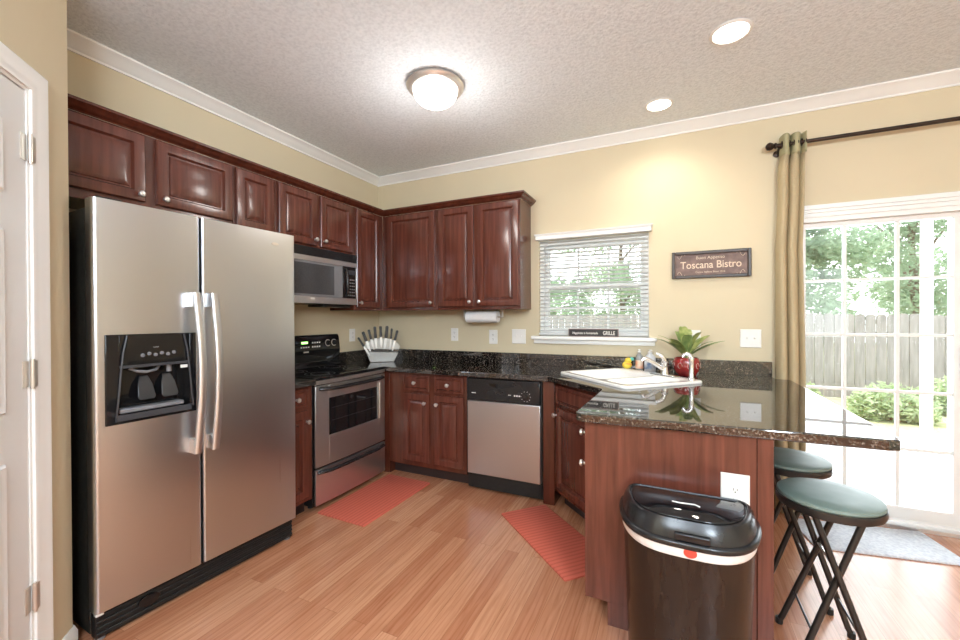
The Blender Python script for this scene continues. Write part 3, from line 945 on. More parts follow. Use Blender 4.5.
# ---------------------------------------------------------------- range
RY0, RY1 = -1.385, -.628
rg = thing('electric_range', 'stainless steel electric range with black glass cooktop and oven window', 'range', (.555, RY0, 0), LR)
RW = RY1 - RY0
MB().box(0.004, RW - .004, .012, .535, .03, .895).build('body', BLACKM, rg, .002)
for x_, y_ in ((.05, .08), (RW - .05, .08), (.05, .48), (RW - .05, .48)): MB().cyl((x_, y_, 0), (x_, y_, .03), .02, 12).build('foot', BLACKM, rg)
ctp = MB().box(0.0, RW, -.012, .535, .8955, .918).build('cooktop', BLACKG, rg, .004)
for (bx, by, br_) in ((.20, .14, .105), (.56, .14, .085), (.20, .38, .075), (.56, .38, .105)):
    brn = MB()
    for q_ in (br_, br_ * .62):
        lo = [[(bx + (q_ + dr_) * math.cos(2 * PI * i / 40), by + (q_ + dr_) * math.sin(2 * PI * i / 40), .9185 + (dz)) for i in range(40)] for dr_, dz in ((-.0015, 0), (0, .0003), (.0015, 0))]
        brn.loops(lo, False, False)
    brn.build('burner_ring', GREYP, ctp)
# bowed front trim strip
def bow(x, amt=.014): return -amt * (1 - ((x - RW / 2) / (RW / 2)) ** 2)
def bowed(x0, x1, yb, z0, z1, th=.02, amt=.014, n=16):
    top = []
    f = []; bk = []
    for i in range(n + 1):
        x = x0 + (x1 - x0) * i / n
        f.append((x, yb + bow(x, amt) - th)); bk.append((x, yb))
    return f + bk[::-1]
ts = MB().prism(bowed(0.0, RW, -.004, 0, 0, .012), .868, .895)
ts.build('front_trim', STEEL, rg, .002)
vt = MB()
for i in range(6): vt.box(.10 + i * .095, .17 + i * .095, -.034, -.012, .8665, .8678)
# oven door: steel frame around black glass window
dz0, dz1 = .300, .860
od = MB()
def strip(x0, x1, z0, z1): od.prism(bowed(x0, x1, -.002, 0, 0, .016, .012, 10), z0, z1)
wx0, wx1, wz0, wz1 = .125, .655, .500, .765
strip(0.008, wx0, dz0, dz1); strip(wx1, RW - .008, dz0, dz1); strip(wx0, wx1, dz0, wz0); strip(wx0, wx1, wz1, dz1)
odo = od.build('oven_door', STEEL, rg, .0015)
MB().prism(bowed(wx0, wx1, -.001, 0, 0, .010, .010, 10), wz0, wz1).build('oven_window', BLACKG, odo)
rk = MB()
for z in (.60, .69): rk.cyl((wx0 + .03, -.0225, z), (wx1 - .03, -.0225, z), .0015, 6)
rk.build('rack_line', DKGREY, odo)
# bright channel at the right of the window
MB().prism(bowed(.672, .692, -.003, 0, 0, .019, .012, 3), .50, .80).build('side_trim', NICKEL, odo, .001)
hp = [(.045, -.020, .838), (.06, -.045, .838), (.10, -.058, .836)] + [(x, -.060 + bow(x, .012), .835) for x in (.2, .3, .38, .46, .56)] + [(RW - .10, -.058, .836), (RW - .06, -.045, .838), (RW - .045, -.020, .838)]
MB().tube(hp, .014, 12, flat=.8).build('handle', BLACK, odo)
dw_ = MB().prism(bowed(0.008, RW - .008, -.002, 0, 0, .016, .012, 12), .040, .285)
dwo = dw_.build('storage_drawer', STEEL, rg, .0015)
hp = [(.030, -.016, .262), (.045, -.036, .266)] + [(x, -.044 + bow(x, .012), .262 + .0) for x in (.12, .25, .38, .50, .63)] + [(RW - .045, -.036, .266), (RW - .030, -.016, .262)]
MB().tube(hp, .0125, 12, flat=.8).build('handle', BLACK, dwo)
# backguard
bgm = MB()
ysec = [(.465, .918), (.490, .965), (.478, 1.05), (.492, 1.165), (.505, 1.188), (.545, 1.188), (.545, .918)]
bgm.loops([[(0.0, y_, z_) for y_, z_ in ysec], [(RW, y_, z_) for y_, z_ in ysec]])
bgo = bgm.build('backguard', BLACKG, rg, .008, seg=3)
for xx in (.045, .105, .615, .685):
    kk = MB().lathe([(.024, 0), (.022, .010), (.017, .012), (.015, .026), (0, .027)], (xx, .4835, 1.115), (0, -1, .1), 20)
    kk.box(xx - .004, xx + .004, .452, .470, 1.098, 1.134)
    kk.build('knob', BLACK, bgo)
    MB().lathe([(.030, 0), (.030, .0015), (.025, .002)], (xx, .4842, 1.115), (0, -1, .1), 24).build('knob_ring', NICKEL, bgo)
MB().box(.335, .395, .4795, .4835, 1.118, 1.136).build('clock_display', LEDM, bgo)
bt = MB()
for i in range(4):
    for j in range(2):
        bt.box(.44 + i * .024, .452 + i * .024, .478, .4815, 1.085 + j * .034, 1.097 + j * .034)
for i in range(4): bt.box(.325 + i * .024, .337 + i * .024, .478, .4815, 1.085, 1.095)
bt.build('button', WPLAST, bgo)
MB().box(.35, .40, .4745, .4775, 1.045, 1.056).build('badge', NICKEL, bgo)

# ---------------------------------------------------------------- microwave
mw = thing('microwave_oven', 'stainless steel over-the-range microwave with black control panel', 'microwave', (.315, -1.445, 0), LR)
MWW = .752
MB().box(0, MWW, 0.0, .312, 1.437, 1.862).build('body', BLACK, mw, .003)
vg = MB().box(0, MWW, -.014, 0, 1.795, 1.862)
for k in range(5): vg.box(.01, MWW - .01, -.018, -.014, 1.802 + k * .012, 1.808 + k * .012)
vg.build('vent_grille', BLACK, mw)
mf = MB()
mf.box(0, MWW, -.020, 0, 1.755, 1.794)
mf.box(0, MWW, -.020, 0, 1.440, 1.492)
mf.box(0, .025, -.020, 0, 1.492, 1.755); mf.box(MWW - .014, MWW, -.020, 0, 1.492, 1.755)
mfo = mf.build('front_frame', STEEL, mw, .003)
MWG = noisy('microwave_window', (0.05, 0.052, 0.055), (0.07, 0.072, 0.075), 0.12, nscale=200)
mdo = MB().box(.025, .585, -.016, 0, 1.492, 1.755).build('door', GREYP, mw, .002)
MB().box(.045, .490, -.0175, -.0155, 1.510, 1.738).build('window', MWG, mdo)
MB().box(.250, .290, -.0212, -.0195, 1.472, 1.482).build('badge', WPLAST, mfo)
cp = MB().box(.587, MWW - .014, -.018, 0, 1.492, 1.755).build('control_panel', BLACKG, mw, .002)
MB().tube([(.612, -.018, 1.735), (.606, -.042, 1.715), (.604, -.050, 1.64), (.606, -.050, 1.58), (.608, -.042, 1.525), (.612, -.018, 1.508)], .011, 10).build('handle', BLACK, mdo)
kp = MB()
for i in range(4):
    for j in range(6):
        kp.box(.640 + i * .022, .653 + i * .022, -.0190, -.0178, 1.512 + j * .026, 1.522 + j * .026)
kp.build('button', GREYP, cp)
MB().box(.640, .722, -.0190, -.0178, 1.690, 1.728).build('display', DKGREY, cp)
MB().box(.42, .72, .03, .20, 1.418, 1.4365).build('filter_housing', BLACK, mw, .003)

# ---------------------------------------------------------------- dishwasher
dwx0, dwx1 = 1.333, 1.936
dwr = thing('dishwasher', 'built-in dishwasher with stainless steel front and black control strip', 'dishwasher', (dwx0, -.58, 0), 0)
DW = dwx1 - dwx0
MB().box(0.004, DW - .004, .0, .56, .02, CT - .006).build('body', BLACKM, dwr)
MB().box(0.012, DW - .012, -.030, -.001, .135, .695).build('door', STEEL_F, dwr, .004)
for x_ in (.001, DW - .010): MB().box(x_, x_ + .009, -.015, -.0005, .12, .868).build('side_seal', BLACKM, dwr)
cpb = MB().box(0.012, DW - .012, -.034, -.001, .700, .866).build('control_strip', BLACK, dwr, .005)
pk = MB()
pts = [(.17 + .24 * i / 12, .828 - .028 * math.sin(PI * i / 12)) for i in range(13)]
pk.loops([[(x, -.0345, z) for x, z in pts] + [(.41, -.0345, .832), (.17, -.0345, .832)], [(x, -.0375, z) for x, z in pts] + [(.41, -.036, .832), (.17, -.036, .832)]])
pk.build('pocket_handle', BLACKG, cpb)
MB().lathe([(.026, 0), (.026, .004), (.016, .006), (.015, .018), (0, .019)], (.485, -.034, .755), (0, -1, 0), 24).build('dial', BLACK, cpb)
dd = MB()
for i in range(10):
    a_ = R(i * 36); dd.box(.485 + .036 * math.cos(a_) - .002, .485 + .036 * math.cos(a_) + .002, -.0352, -.034, .755 + .036 * math.sin(a_) - .002, .755 + .036 * math.sin(a_) + .002)
for i in range(3): dd.box(.395 + i * .018, .406 + i * .018, -.0352, -.034, .750, .760)
dd.box(.05, .085, -.0352, -.034, .752, .758); dd.box(.35, .37, -.0352, -.034, .756, .759)
dd.build('marking', WPLAST, cpb)
MB().box(.01, DW - .01, .040, .06, 0.0, .118).box(.02, DW - .02, .028, .040, .03, .10).build('kick_plate', BLACKM, dwr)

# ---------------------------------------------------------------- floor mats
m1 = MB().loops([rr(0, .415, 0, .76, .012, .0008), rr(0, .415, 0, .76, .012, .008), rr(.006, .409, .006, .754, .010, .011)])
o = m1.build('kitchen_mat', CORAL); o.location = (.588, -1.383, 0); o.rotation_euler = (0, 0, R(-1.5))
tag(o, 'coral red woven mat on the floor in front of the range', 'mat')
m2 = MB().loops([rr(0, .765, 0, .340, .012, .0008), rr(0, .765, 0, .340, .012, .008), rr(.006, .759, .006, .334, .010, .011)])
o = m2.build('kitchen_mat', CORAL); o.location = (1.728, -.872, 0); o.rotation_euler = (0, 0, R(-43))
tag(o, 'coral red woven mat on the floor at the diagonal sink cabinet', 'mat')
rgp = [(3.60, -.10), (4.19, .0), (4.19, -.36), (3.45, -.50)]
o = MB().loops([rr(0, .70, 0, .36, .015, .001), rr(0, .70, 0, .36, .015, .009), rr(.006, .694, .006, .354, .012, .012)]).build('door_rug', GREYRUG)
o.location = (3.52, -.495, 0); o.rotation_euler = (0, 0, R(10))
tag(o, 'pale blue grey rug on the floor inside the sliding glass door', 'rug')

# ---------------------------------------------------------------- ceiling lights
fl_ = thing('ceiling_light', 'round flush-mount ceiling light with glowing dome and nickel ring', 'light', (1.455, -1.245, H))
MB().lathe([(.150, -.0005), (.172, -.006), (.178, -.020), (.168, -.034), (.150, -.042), (.138, -.040), (.138, -.030)], n=48).build('ring', NICKEL, fl_)
MB().lathe([(.137, -.040), (.133, -.065), (.120, -.090), (.098, -.112), (.066, -.128), (.030, -.136), (0, -.138)], n=48).build('glass_dome', DOMEM, fl_)
MB().lathe([(.010, -.134), (.012, -.142), (.007, -.150), (0, -.153)], n=16).build('finial', NICKEL, fl_)
for (x, y, r_, lab) in ((2.695, -.385, .072, 'glowing recessed ceiling light closest to the back wall with the window'), (3.045, -1.0, .078, 'glowing recessed ceiling light above the peninsula, farther from the back wall')):
    t = thing('recessed_light', lab, 'light', (x, y, H), 0, 'recessed ceiling lights')
    t2 = MB().lathe([(r_ * 1.0, -.001), (r_ * 1.22, -.001), (r_ * 1.24, -.004), (r_ * 1.05, -.010), (r_, -.006)], n=40, cap=False).build('trim_ring', WHITE, t)
    MB().lathe([(r_ * 1.02, -.002), (r_ * 1.0, -.006), (r_ * .7, -.009), (0, -.010)], n=40).build('lens', LENSM, t)

# ---------------------------------------------------------------- outlets and switches
def plate(x, y, z, w, h, rz, label, kind, group='wall plates', cat='wall plate', name='wall_plate'):
    t = thing(name, label, cat, (x, y, z), rz, group)
    MB().rpanel(-w / 2, w / 2, -h / 2, h / 2, -.0004, [(0, 0), (0, .003), (.003, .006)]).build('cover', WPLAST, t)
    n = 2 if w > .1 else 1
    for i in range(n):
        cx_ = (i - (n - 1) / 2) * .046
        k = kind if isinstance(kind, str) else kind[i]
        if k == 'outlet':
            for zz in (.020, -.020):
                MB().rpanel(cx_ - .016, cx_ + .016, zz - .0135, zz + .0135, -.006, [(0, 0), (0, .0012), (.001, .002)]).build('socket', WPLAST, t, .0)
                MB().box(cx_ - .0075, cx_ - .005, -.0084, -.0081, zz - .002, zz + .007).box(cx_ + .005, cx_ + .0075, -.0084, -.0081, zz - .002, zz + .006).box(cx_ - .0022, cx_ + .0022, -.0084, -.0081, zz - .0095, zz - .005).build('slot', SLOT, t)
        else:
            MB().box(cx_ - .005, cx_ + .005, -.0075, -.006, -.012, .012).build('switch_surround', GREYP if False else WPLAST, t)
            MB().loops([[(cx_ - .004, -.007, -.002), (cx_ + .004, -.007, -.002), (cx_ + .004, -.007, .009), (cx_ - .004, -.007, .009)], [(cx_ - .003, -.017, .004), (cx_ + .003, -.017, .004), (cx_ + .003, -.017, .009), (cx_ - .003, -.017, .009)]]).build('switch_toggle', WPLAST, t)
    return t
plate(.902, 0, 1.168, .075, .120, 0, 'white outlet plate on back wall nearest the knife block', 'outlet', name='wall_outlet')
plate(1.302, 0, 1.152, .082, .128, 0, 'white outlet plate on back wall below the paper towel roll', 'outlet', name='wall_outlet')
plate(1.548, 0, 1.160, .128, .128, 0, 'white double switch plate beside the window sill', ('switch', 'switch'), name='light_switch')
plate(3.274, 0, 1.173, .127, .128, 0, 'white double switch plate right of the potted plant', ('switch', 'switch'), name='light_switch')
plate(2.90, 0, 1.165, .127, .128, 0, 'white wall plate half hidden behind the plant fronds', 'outlet', name='wall_outlet')
plate(0, -.395, 1.165, .075, .120, LR, 'outlet plate on the left wall behind the knife block', 'outlet', name='wall_outlet')
plate(2.992, -1.6005, .648, .095, .160, 0, 'large white outlet plate on the peninsula end panel', 'outlet', name='wall_outlet')

# ---------------------------------------------------------------- wall sign and sill sign
SIGNB = noisy('sign_brown', (0.15, 0.095, 0.08), (0.23, 0.15, 0.13), 0.6, nscale=25)
SIGNF = noisy('sign_frame_dark', (0.035, 0.022, 0.016), (0.055, 0.036, 0.026), 0.4, nscale=12)
CREAM = noisy('cream_lettering', (0.72, 0.58, 0.44), (0.76, 0.62, 0.48), 0.6)
sg = thing('wall_sign', 'framed brown bistro sign hanging on the wall right of the window', 'sign', (3.025, -.002, 1.710))
MB().bezel(-.252, .252, -.099, .099, -.026, 0, .022).build('frame', SIGNF, sg, .004)
MB().box(-.232, .232, -.010, 0, -.079, .079).build('board', SIGNB, sg)
text('lettering', 'Toscana Bistro', .075, CREAM, sg, (0, -.0112, -.004), sx=.86, bold=.0006)
text('lettering', 'Buon Appetito', .031, CREAM, sg, (0, -.0112, .050))
text('lettering', 'Cucina Italiana Since 1912', .018, CREAM, sg, (.0, -.0112, -.055))
sc_ = MB()
for sx_ in (-1, 1):
    for sz_ in (-1, 1):
        pts = [(sx_ * (.215 - .05 * t), -.0112, sz_ * (.066 - .018 * math.sin(t * 6))) for t in [i / 10 for i in range(11)]]
        sc_.tube(pts, .0014, 6)
sc_.build('scroll_ornament', CREAM, sg)
ss = thing('sill_sign', 'small dark lettered block sign standing on the window sill', 'sign', (2.195, -.036, 1.1685))
WLET = noisy('white_lettering', (0.8, 0.78, 0.74), (0.84, 0.82, 0.78), 0.6)
MB().box(-.198, .198, -.012, .004, 0, .066).build('block', noisy('sill_sign_edge', (.30, .22, .20), (.36, .27, .25), .6), ss, .002)
MB().box(-.192, .192, -.0135, -.0121, .006, .060).build('face', noisy('sill_sign_black', (.02, .018, .018), (.03, .027, .027), .5), ss)
text('lettering', 'Happiness is homemade', .026, WLET, ss, (-.062, -.0142, .030), sx=.80, bold=.0004)
text('lettering', 'GRILLE', .042, WLET, ss, (.125, -.0142, .030), sx=.72, bold=.0006)

# ---------------------------------------------------------------- paper towel
pt = thing('paper_towel_holder', 'metal holder under the wall cabinet carrying the white paper towel roll', 'holder', (0, 0, 0))
zpt, ypt = 1.335, -.145
for x in (1.082, 1.452):
    hm = MB()
    hm.box(x - .006, x + .006, ypt - .012, ypt + .012, zpt - .004, 1.3955)
    hm.box(x - .012, x + .012, ypt - .02, ypt + .02, 1.390, 1.3955)
    hm.build('bracket', NICKEL, pt, .002)
MB().cyl((1.076, ypt, zpt), (1.458, ypt, zpt), .006, 12).build('rod', NICKEL, pt)
PAPER = noisy('paper_towel', (0.82, 0.82, 0.82), (0.87, 0.87, 0.87), 0.9, nscale=120, bump=0.3)
rl = MB().lathe([(.017, 0), (.050, 0), (.052, .002), (.052, .296), (.050, .298), (.017, .298), (.017, 0)], (1.112, ypt, zpt), (1, 0, 0), 36, cap=False).build('paper_towel_roll', PAPER)
tag(rl, 'white paper towel roll hanging under the wall cabinet', 'paper towel')

# ---------------------------------------------------------------- knife block with knives
kbx, kby = .285, -.305
KA = R(39)
kn = thing('knife_block', 'fan-shaped steel knife block in the counter corner', 'knife block', (kbx, kby, .9145), KA)
p_ = .0094
lower = [(-.108, 0), (.108, 0), (.150, .088), (-.150, .100)]
MB().loops([[(x, -.045, z) for x, z in lower], [(x, .045, z) for x, z in lower]]).build('base', bpy.data.materials.get('block_metal') or noisy('block_metal', (.28, .27, .25), (.34, .33, .31), .5, nscale=9, metal=.4), kn, .004)
band = [(-.150, .0885), (.142, .0885), (.150, .118), (-.162, .118)]
band = [(-.149, .101), (.149, .0895), (.156, .112), (-.160, .125)]
MB().loops([[(x, -.0328, z) for x, z in band], [(x, .0328, z) for x, z in band]]).build('slot_band', BLACK, kn)
fan = [(-.160, .126), (.156, .113)] + [(.158 * math.cos(R(a_)) * 1.08, .125 + .100 * math.sin(R(a_))) for a_ in range(8, 176, 12)]
MB().loops([[(x, -.032, z) for x, z in fan], [(x, .032, z) for x, z in fan]]).build('fan_guard', noisy('brushed_steel_pale', (.40, .39, .35), (.48, .47, .43), .5, (60, 60, 3), 4, metal=.3), kn, .003)
tops = [(358.5, 337), (363, 331.5), (368.5, 329.5), (374.5, 326.5), (380, 326), (386.5, 326), (391, 328.5), (396.5, 330.5)]
bots = [(364, 346), (366.5, 341), (371, 339), (375.2, 338), (380.4, 337), (385.2, 338), (390, 339), (394, 340.5)]
names_ = ['leftmost', 'second from the left', 'third from the left', 'fourth from the left', 'fifth from the left', 'third from the right', 'second from the right', 'rightmost']
wdt = [.010, .014, .012, .014, .013, .015, .010, .012]
for i, (t_, b_) in enumerate(zip(tops, bots)):
    tx, tz = (t_[0] - 381.5) * p_, (362 - t_[1]) * p_
    bx, bz = (b_[0] - 381.5) * p_, (362 - b_[1]) * p_
    dx, dz = bx - tx, bz - tz; l_ = math.hypot(dx, dz); dx /= l_; dz /= l_
    kt = thing('kitchen_knife', 'black-handled knife in the fan block, %s in the row' % names_[i], 'knife', (kbx, kby, .9145), KA, 'knives in the fan block')
    w_ = wdt[i]
    nx, nz = -dz, dx
    ls = []
    for s_, k_ in ((0, .55), (.08, 1.0), (.5, .85), (.9, 1.0), (1.0, .8)):
        cx_, cz_ = tx + dx * l_ * s_, tz + dz * l_ * s_
        ls.append([(cx_ - nx * w_ * k_, -.042, cz_ - nz * w_ * k_), (cx_ + nx * w_ * k_, -.042, cz_ + nz * w_ * k_), (cx_ + nx * w_ * k_, -.060, cz_ + nz * w_ * k_), (cx_ - nx * w_ * k_, -.060, cz_ - nz * w_ * k_)])
    MB().loops(ls).build('handle', BLACKM, kt, .003)
    ls = []
    for s_, k_ in ((0, .8), (.03, .95), (.06, .9), (.10, .35)):
        cx_, cz_ = bx + dx * s_, bz + dz * s_
        ls.append([(cx_ - nx * w_ * k_, -.0335, cz_ - nz * w_ * k_), (cx_ + nx * w_ * k_, -.0335, cz_ + nz * w_ * k_), (cx_ + nx * w_ * k_, -.058, cz_ + nz * w_ * k_), (cx_ - nx * w_ * k_, -.058, cz_ - nz * w_ * k_)])
    MB().loops(ls).build('blade', noisy('blade_steel', (.55, .54, .50), (.62, .61, .57), .4, metal=.4) if i == 0 else bpy.data.materials['blade_steel'], kt, .001)

# ---------------------------------------------------------------- items behind the sink
def bottle(x, y, label, r, h, m, m2, capm, wide=1.0):
    t = thing('soap_bottle', label, 'bottle', (x, y, .9145), R(25), 'soap bottles behind the sink')
    b = MB().lathe([(r * .92, 0), (r, .004), (r, h * .55), (r * .9, h * .68), (r * .45, h * .80), (r * .38, h * .82), (r * .38, h * .86), (0, h * .86)], n=24)
    b.v = [(x_ * wide, y_, z_) for x_, y_, z_ in b.v]; b.build('bottle_body', m, t)
    c = MB().lathe([(r * 1.02, h * .12), (r * 1.02, h * .50)], n=24, cap=False); c.v = [(x_ * wide, y_, z_) for x_, y_, z_ in c.v]; c.build('bottle_label', m2, t)
    p = MB().lathe([(r * .48, h * .86), (r * .48, h * .91), (r * .16, h * .92), (r * .16, h * .97), (r * .3, h * .975), (r * .3, h)], n=16)
    p.box(-r * .15, r * .15, -r * .95, 0, h * .965, h * .995)
    p.build('pump', capm, t)
    return t
CLEARP = mat('clear_soap', (.75, .78, .78), .1, Transmission_Weight=.6)
ORG = noisy('orange_label', (.70, .62, .50), (.80, .22, .08), .5, nscale=14)
BLU = noisy('blue_white_label', (.10, .16, .28), (.70, .74, .78), .5, nscale=20)
PALEP = noisy('pale_plastic', (.55, .57, .60), (.62, .64, .68), .3)
bottle(2.545, -.056, 'slim clear pump soap bottle with orange label behind the sink', .028, .165, CLEARP, ORG, WPLAST)
bottle(2.622, -.072, 'wide pump soap bottle with blue label behind the sink', .036, .165, PALEP, BLU, WPLAST, 1.15)
# rubber duck-like scrubber
YEL = noisy('yellow_rubber', (.72, .55, .04), (.80, .66, .08), .45, nscale=12)
TEAL = noisy('teal_rubber', (.12, .55, .50), (.18, .62, .58), .45, nscale=12)
dkx, dky = sp(.665, SWD - .05)
dk = thing('dish_scrubber', 'yellow dish scrubber with teal tip on the sink rim', 'scrubber', (dkx, dky, .9303), R(20))
MB().ellipsoid((0, 0, .030), .036, .026, .030).ellipsoid((.008, 0, .062), .026, .022, .024).build('sponge', YEL, dk)
MB().ellipsoid((.034, 0, .074), .018, .016, .014).build('tip', TEAL, dk)
MB().tube([(-.03, -.012, .035), (.0, -.026, .04), (.028, -.018, .034)], .004, 8).build('orange_band', noisy('orange_rubber', (.75, .22, .05), (.8, .28, .08), .5), dk)

# ---------------------------------------------------------------- potted plant
pp = thing('potted_plant', 'green leafy fern in red patterned pot on the granite counter', 'plant', (2.865, -.185, .9145))
MB().lathe([(.058, 0), (.064, .004), (.080, .035), (.088, .070), (.087, .100), (.080, .120), (.075, .126), (.069, .124), (.071, .112), (.0, .110)], n=40).build('pot', POTM, pp)
MB().lathe([(.070, .113), (.062, .117), (0, .119)], n=30).build('soil', SOIL, pp)
sw = MB()
for k in range(9):
    a0 = 2 * PI * k / 9
    pts = []
    for i in range(15):
        t_ = i / 14 * 2 * PI * .8
        a_ = a0 + .20 * math.cos(t_) * (1 - i / 30); z_ = .070 + .026 * math.sin(t_) * (1 - i / 30)
        rr_ = .0885 - abs(z_ - .07) * .06
        pts.append((rr_ * math.cos(a_), rr_ * math.sin(a_), z_))
    sw.tube(pts, .0016, 6)
sw.build('scroll_pattern', POTP, pp)
random.seed(11)
def frond(par, az, length, lift, m, wid=.024):
    """arching frond: a midrib with a dense double row of leaflets"""
    b = MB(); n = 26
    d = Vector((math.cos(az), math.sin(az), 0)); side = Vector((-d.y, d.x, 0))
    P = []
    for i in range(n + 1):
        t = i / n
        P.append(d * (length * (t ** 1.15)) + Vector((0, 0, .112 + lift * (1.18 * t ** .85 - .30 * t ** 3))) )
    b.tube(P, .0022, 6, .4)
    for i in range(2, n):
        t = i / n
        w = wid * math.sin(PI * min(1, t * .92 + .08)) ** .7
        tan = (P[i + 1] - P[i - 1]).normalized(); nrm = side.cross(tan).normalized()
        for s_ in (-1, 1):
            o = P[i]; tip = o + side * s_ * w + tan * w * .9 + nrm * w * .12
            m1_ = o + side * s_ * w * .5 + tan * (w * .2 - .003); m2_ = o + side * s_ * w * .6 + tan * (w * .75 + .002) + nrm * w * .12
            th = Vector((0, 0, -.0006))
            q = [o - tan * .003, m1_, tip, m2_, o + tan * .004]
            b.loops([[v for v in q], [v + th for v in q]])
    return b.build('frond', m, par, smooth=False)
az0 = YAW
for k, (az, ln, lf) in enumerate([(178, .24, .17), (160, .20, .19), (200, .18, .15), (110, .09, .22), (60, .12, .24), (15, .22, .19), (-8, .27, .15), (30, .24, .17), (-60, .11, .22), (-115, .11, .20), (-150, .17, .17), (85, .08, .26), (-30, .18, .15)]):
    frond(pp, YAW + R(az) + R(random.uniform(-6, 6)), ln * .92, lf * 1.0, LEAF if k % 3 else LEAF2, .036)

# ---------------------------------------------------------------- curtain and rod
rod = thing('curtain_rod', 'dark bronze curtain rod with ball finial above the sliding door', 'curtain rod', (0, 0, 0))
RZ, RYc = 2.471, -.085
MB().cyl((3.41, RYc, RZ), (5.30, RYc, RZ), .0125, 16).build('pole', IRON, rod)
for x, s_ in ((3.41, -1), (5.30, 1)):
    MB().lathe([(.014, 0), (.020, .004), (.020, .010), (.013, .016), (.022, .026), (.027, .040), (.022, .054), (.010, .062), (0, .064)], (x, RYc, RZ), (s_, 0, 0), 20).build('finial', IRON, rod)
for x in (3.425, 5.28):
    MB().cyl((x, -.001, RZ - .03), (x, RYc + .012, RZ - .012), .007, 12).lathe([(.022, 0), (.022, .006), (.010, .010)], (x, -.0005, RZ - .03), (0, -1, 0), 18).cyl((x, RYc, RZ - .022), (x, RYc + .004, RZ - .004), .010, 12).build('bracket', IRON, rod)


def curtain():
    t = thing('curtain', 'gathered olive tan curtain panel hanging left of the sliding door', 'curtain', (0, 0, 0))
    def sect(z, spread, x0, jag=0.0):
        pts = []
        n = 64
        for i in range(n + 1):
            s = i / n
            x = x0 + spread * s
            y = RYc + .004 + .034 * math.sin(s * 2 * PI * 2.5 + 1.2) + .008 * math.sin(s * 19 + z * .8)
            x += .012 * math.cos(s * 2 * PI * 2.5 + 1.2) * (1 if z < 2.4 else .6)
            pts.append((x, y, z))
        return pts
    rowsz = [.02, .25, .5, .75, .91, 1.0, 1.2, 1.5, 1.8, 2.1, 2.3, 2.40]
    vs = []; fs = []
    n = 65
    for z in rowsz:
        sp_ = .150 + .010 * math.sin(z * 2.2)
        x0 = 3.408 + (.012 if z > 2.0 else 0.0)
        if z > 2.35: x0 += .010; sp_ -= .010
        vs += sect(z, sp_, x0)
    for k in range(len(rowsz) - 1):
        for i in range(n - 1):
            fs.append((k * n + i, k * n + i + 1, (k + 1) * n + i + 1, (k + 1) * n + i))
    b = MB().add(vs, fs); o = b.build('panel', CURT, t, angle=80)
    so = o.modifiers.new('solid', 'SOLIDIFY'); so.thickness = .0025; so.offset = 0
    vs = []; fs = []
    rz_ = [2.40, 2.43, 2.47, 2.51, 2.535]
    for z in rz_:
        vs += sect(z, .140, 3.430)
    for k in range(len(rz_) - 1):
        for i in range(n - 1):
            fs.append((k * n + i, k * n + i + 1, (k + 1) * n + i + 1, (k + 1) * n + i))
    b = MB().add(vs, fs); o = b.build('header', CURTH, t, angle=80)
    so = o.modifiers.new('solid', 'SOLIDIFY'); so.thickness = .003; so.offset = 0
    g = MB()
    for i in range(7):
        x = 3.437 + i * .0215
        lo = []
        for k in range(20):
            a_ = 2 * PI * k / 20
            lo.append((x, RYc + .021 * math.cos(a_), RZ + .021 * math.sin(a_)))
        g.tube(lo + [lo[0]], .0035, 6)
    g.build('grommet', IRON, t)
    # hemmed rear edge hanging a little behind
    return t
curtain()

# ---------------------------------------------------------------- bar stools
def stool():
    t = thing('bar_stool', 'nearer round folding bar stool with green grey seat at peninsula end', 'stool', (3.326, -1.405, 0), 0, 'folding bar stools')
    MB().lathe([(0, .588), (.150, .588), (.160, .592), (.165, .600), (.163, .609), (.155, .614), (.10, .617), (0, .618)], n=56, cap=False).build('seat', VINYL, t)
    MB().lathe([(0, .560), (.145, .560), (.164, .566), (.1685, .578), (.166, .594), (.160, .5945), (.150, .589), (0, .5875)], n=56, cap=False).build('seat_rim', BTUBE, t)
    for (xt, xb, yy) in ((-.075, .118, .150), (.075, -.132, .150)):
        k = 1 if xt < 0 else -1
        inner = .135 if xt < 0 else .112
        for s_ in (-1, 1):
            yt = inner * s_
            yb = (inner + .020) * s_
            MB().tube([(xt, yt * .93, .572), (xt + (xb - xt) * .3, yt, .40), (xt + (xb - xt) * .62, (yt + yb) / 2, .22), (xb - (xb - xt) * .06, yb, .035), (xb, yb, .012)], .0112, 12).build('leg', BTUBE, t)
            MB().lathe([(.0135, 0), (.0145, .004), (.0135, .024)], (xb, yb, 0.0), (0, 0, 1), 14).build('foot_cap', BLACKM, t)
        zz = .150; f_ = (.572 - zz) / .56
        xx = xt + (xb - xt) * f_
        MB().cyl((xx, -(inner + .016), zz), (xx, inner + .016, zz), .0045, 10).build('cross_bar', BTUBE, t)
        MB().cyl((xt, -inner * .93, .566), (xt, inner * .93, .566), .008, 10).build('top_bar', BTUBE, t)
    xx = 0.0
    MB().cyl((-.003, -.140, .372), (-.003, .140, .372), .005, 10).build('pivot_rod', NICKEL, t)
    t.scale = (1, 1, 1.04)
    return t
s1 = stool()
dup(s1, 'farther round folding bar stool near the curtain and sliding door', (3.292, -.960, 0))

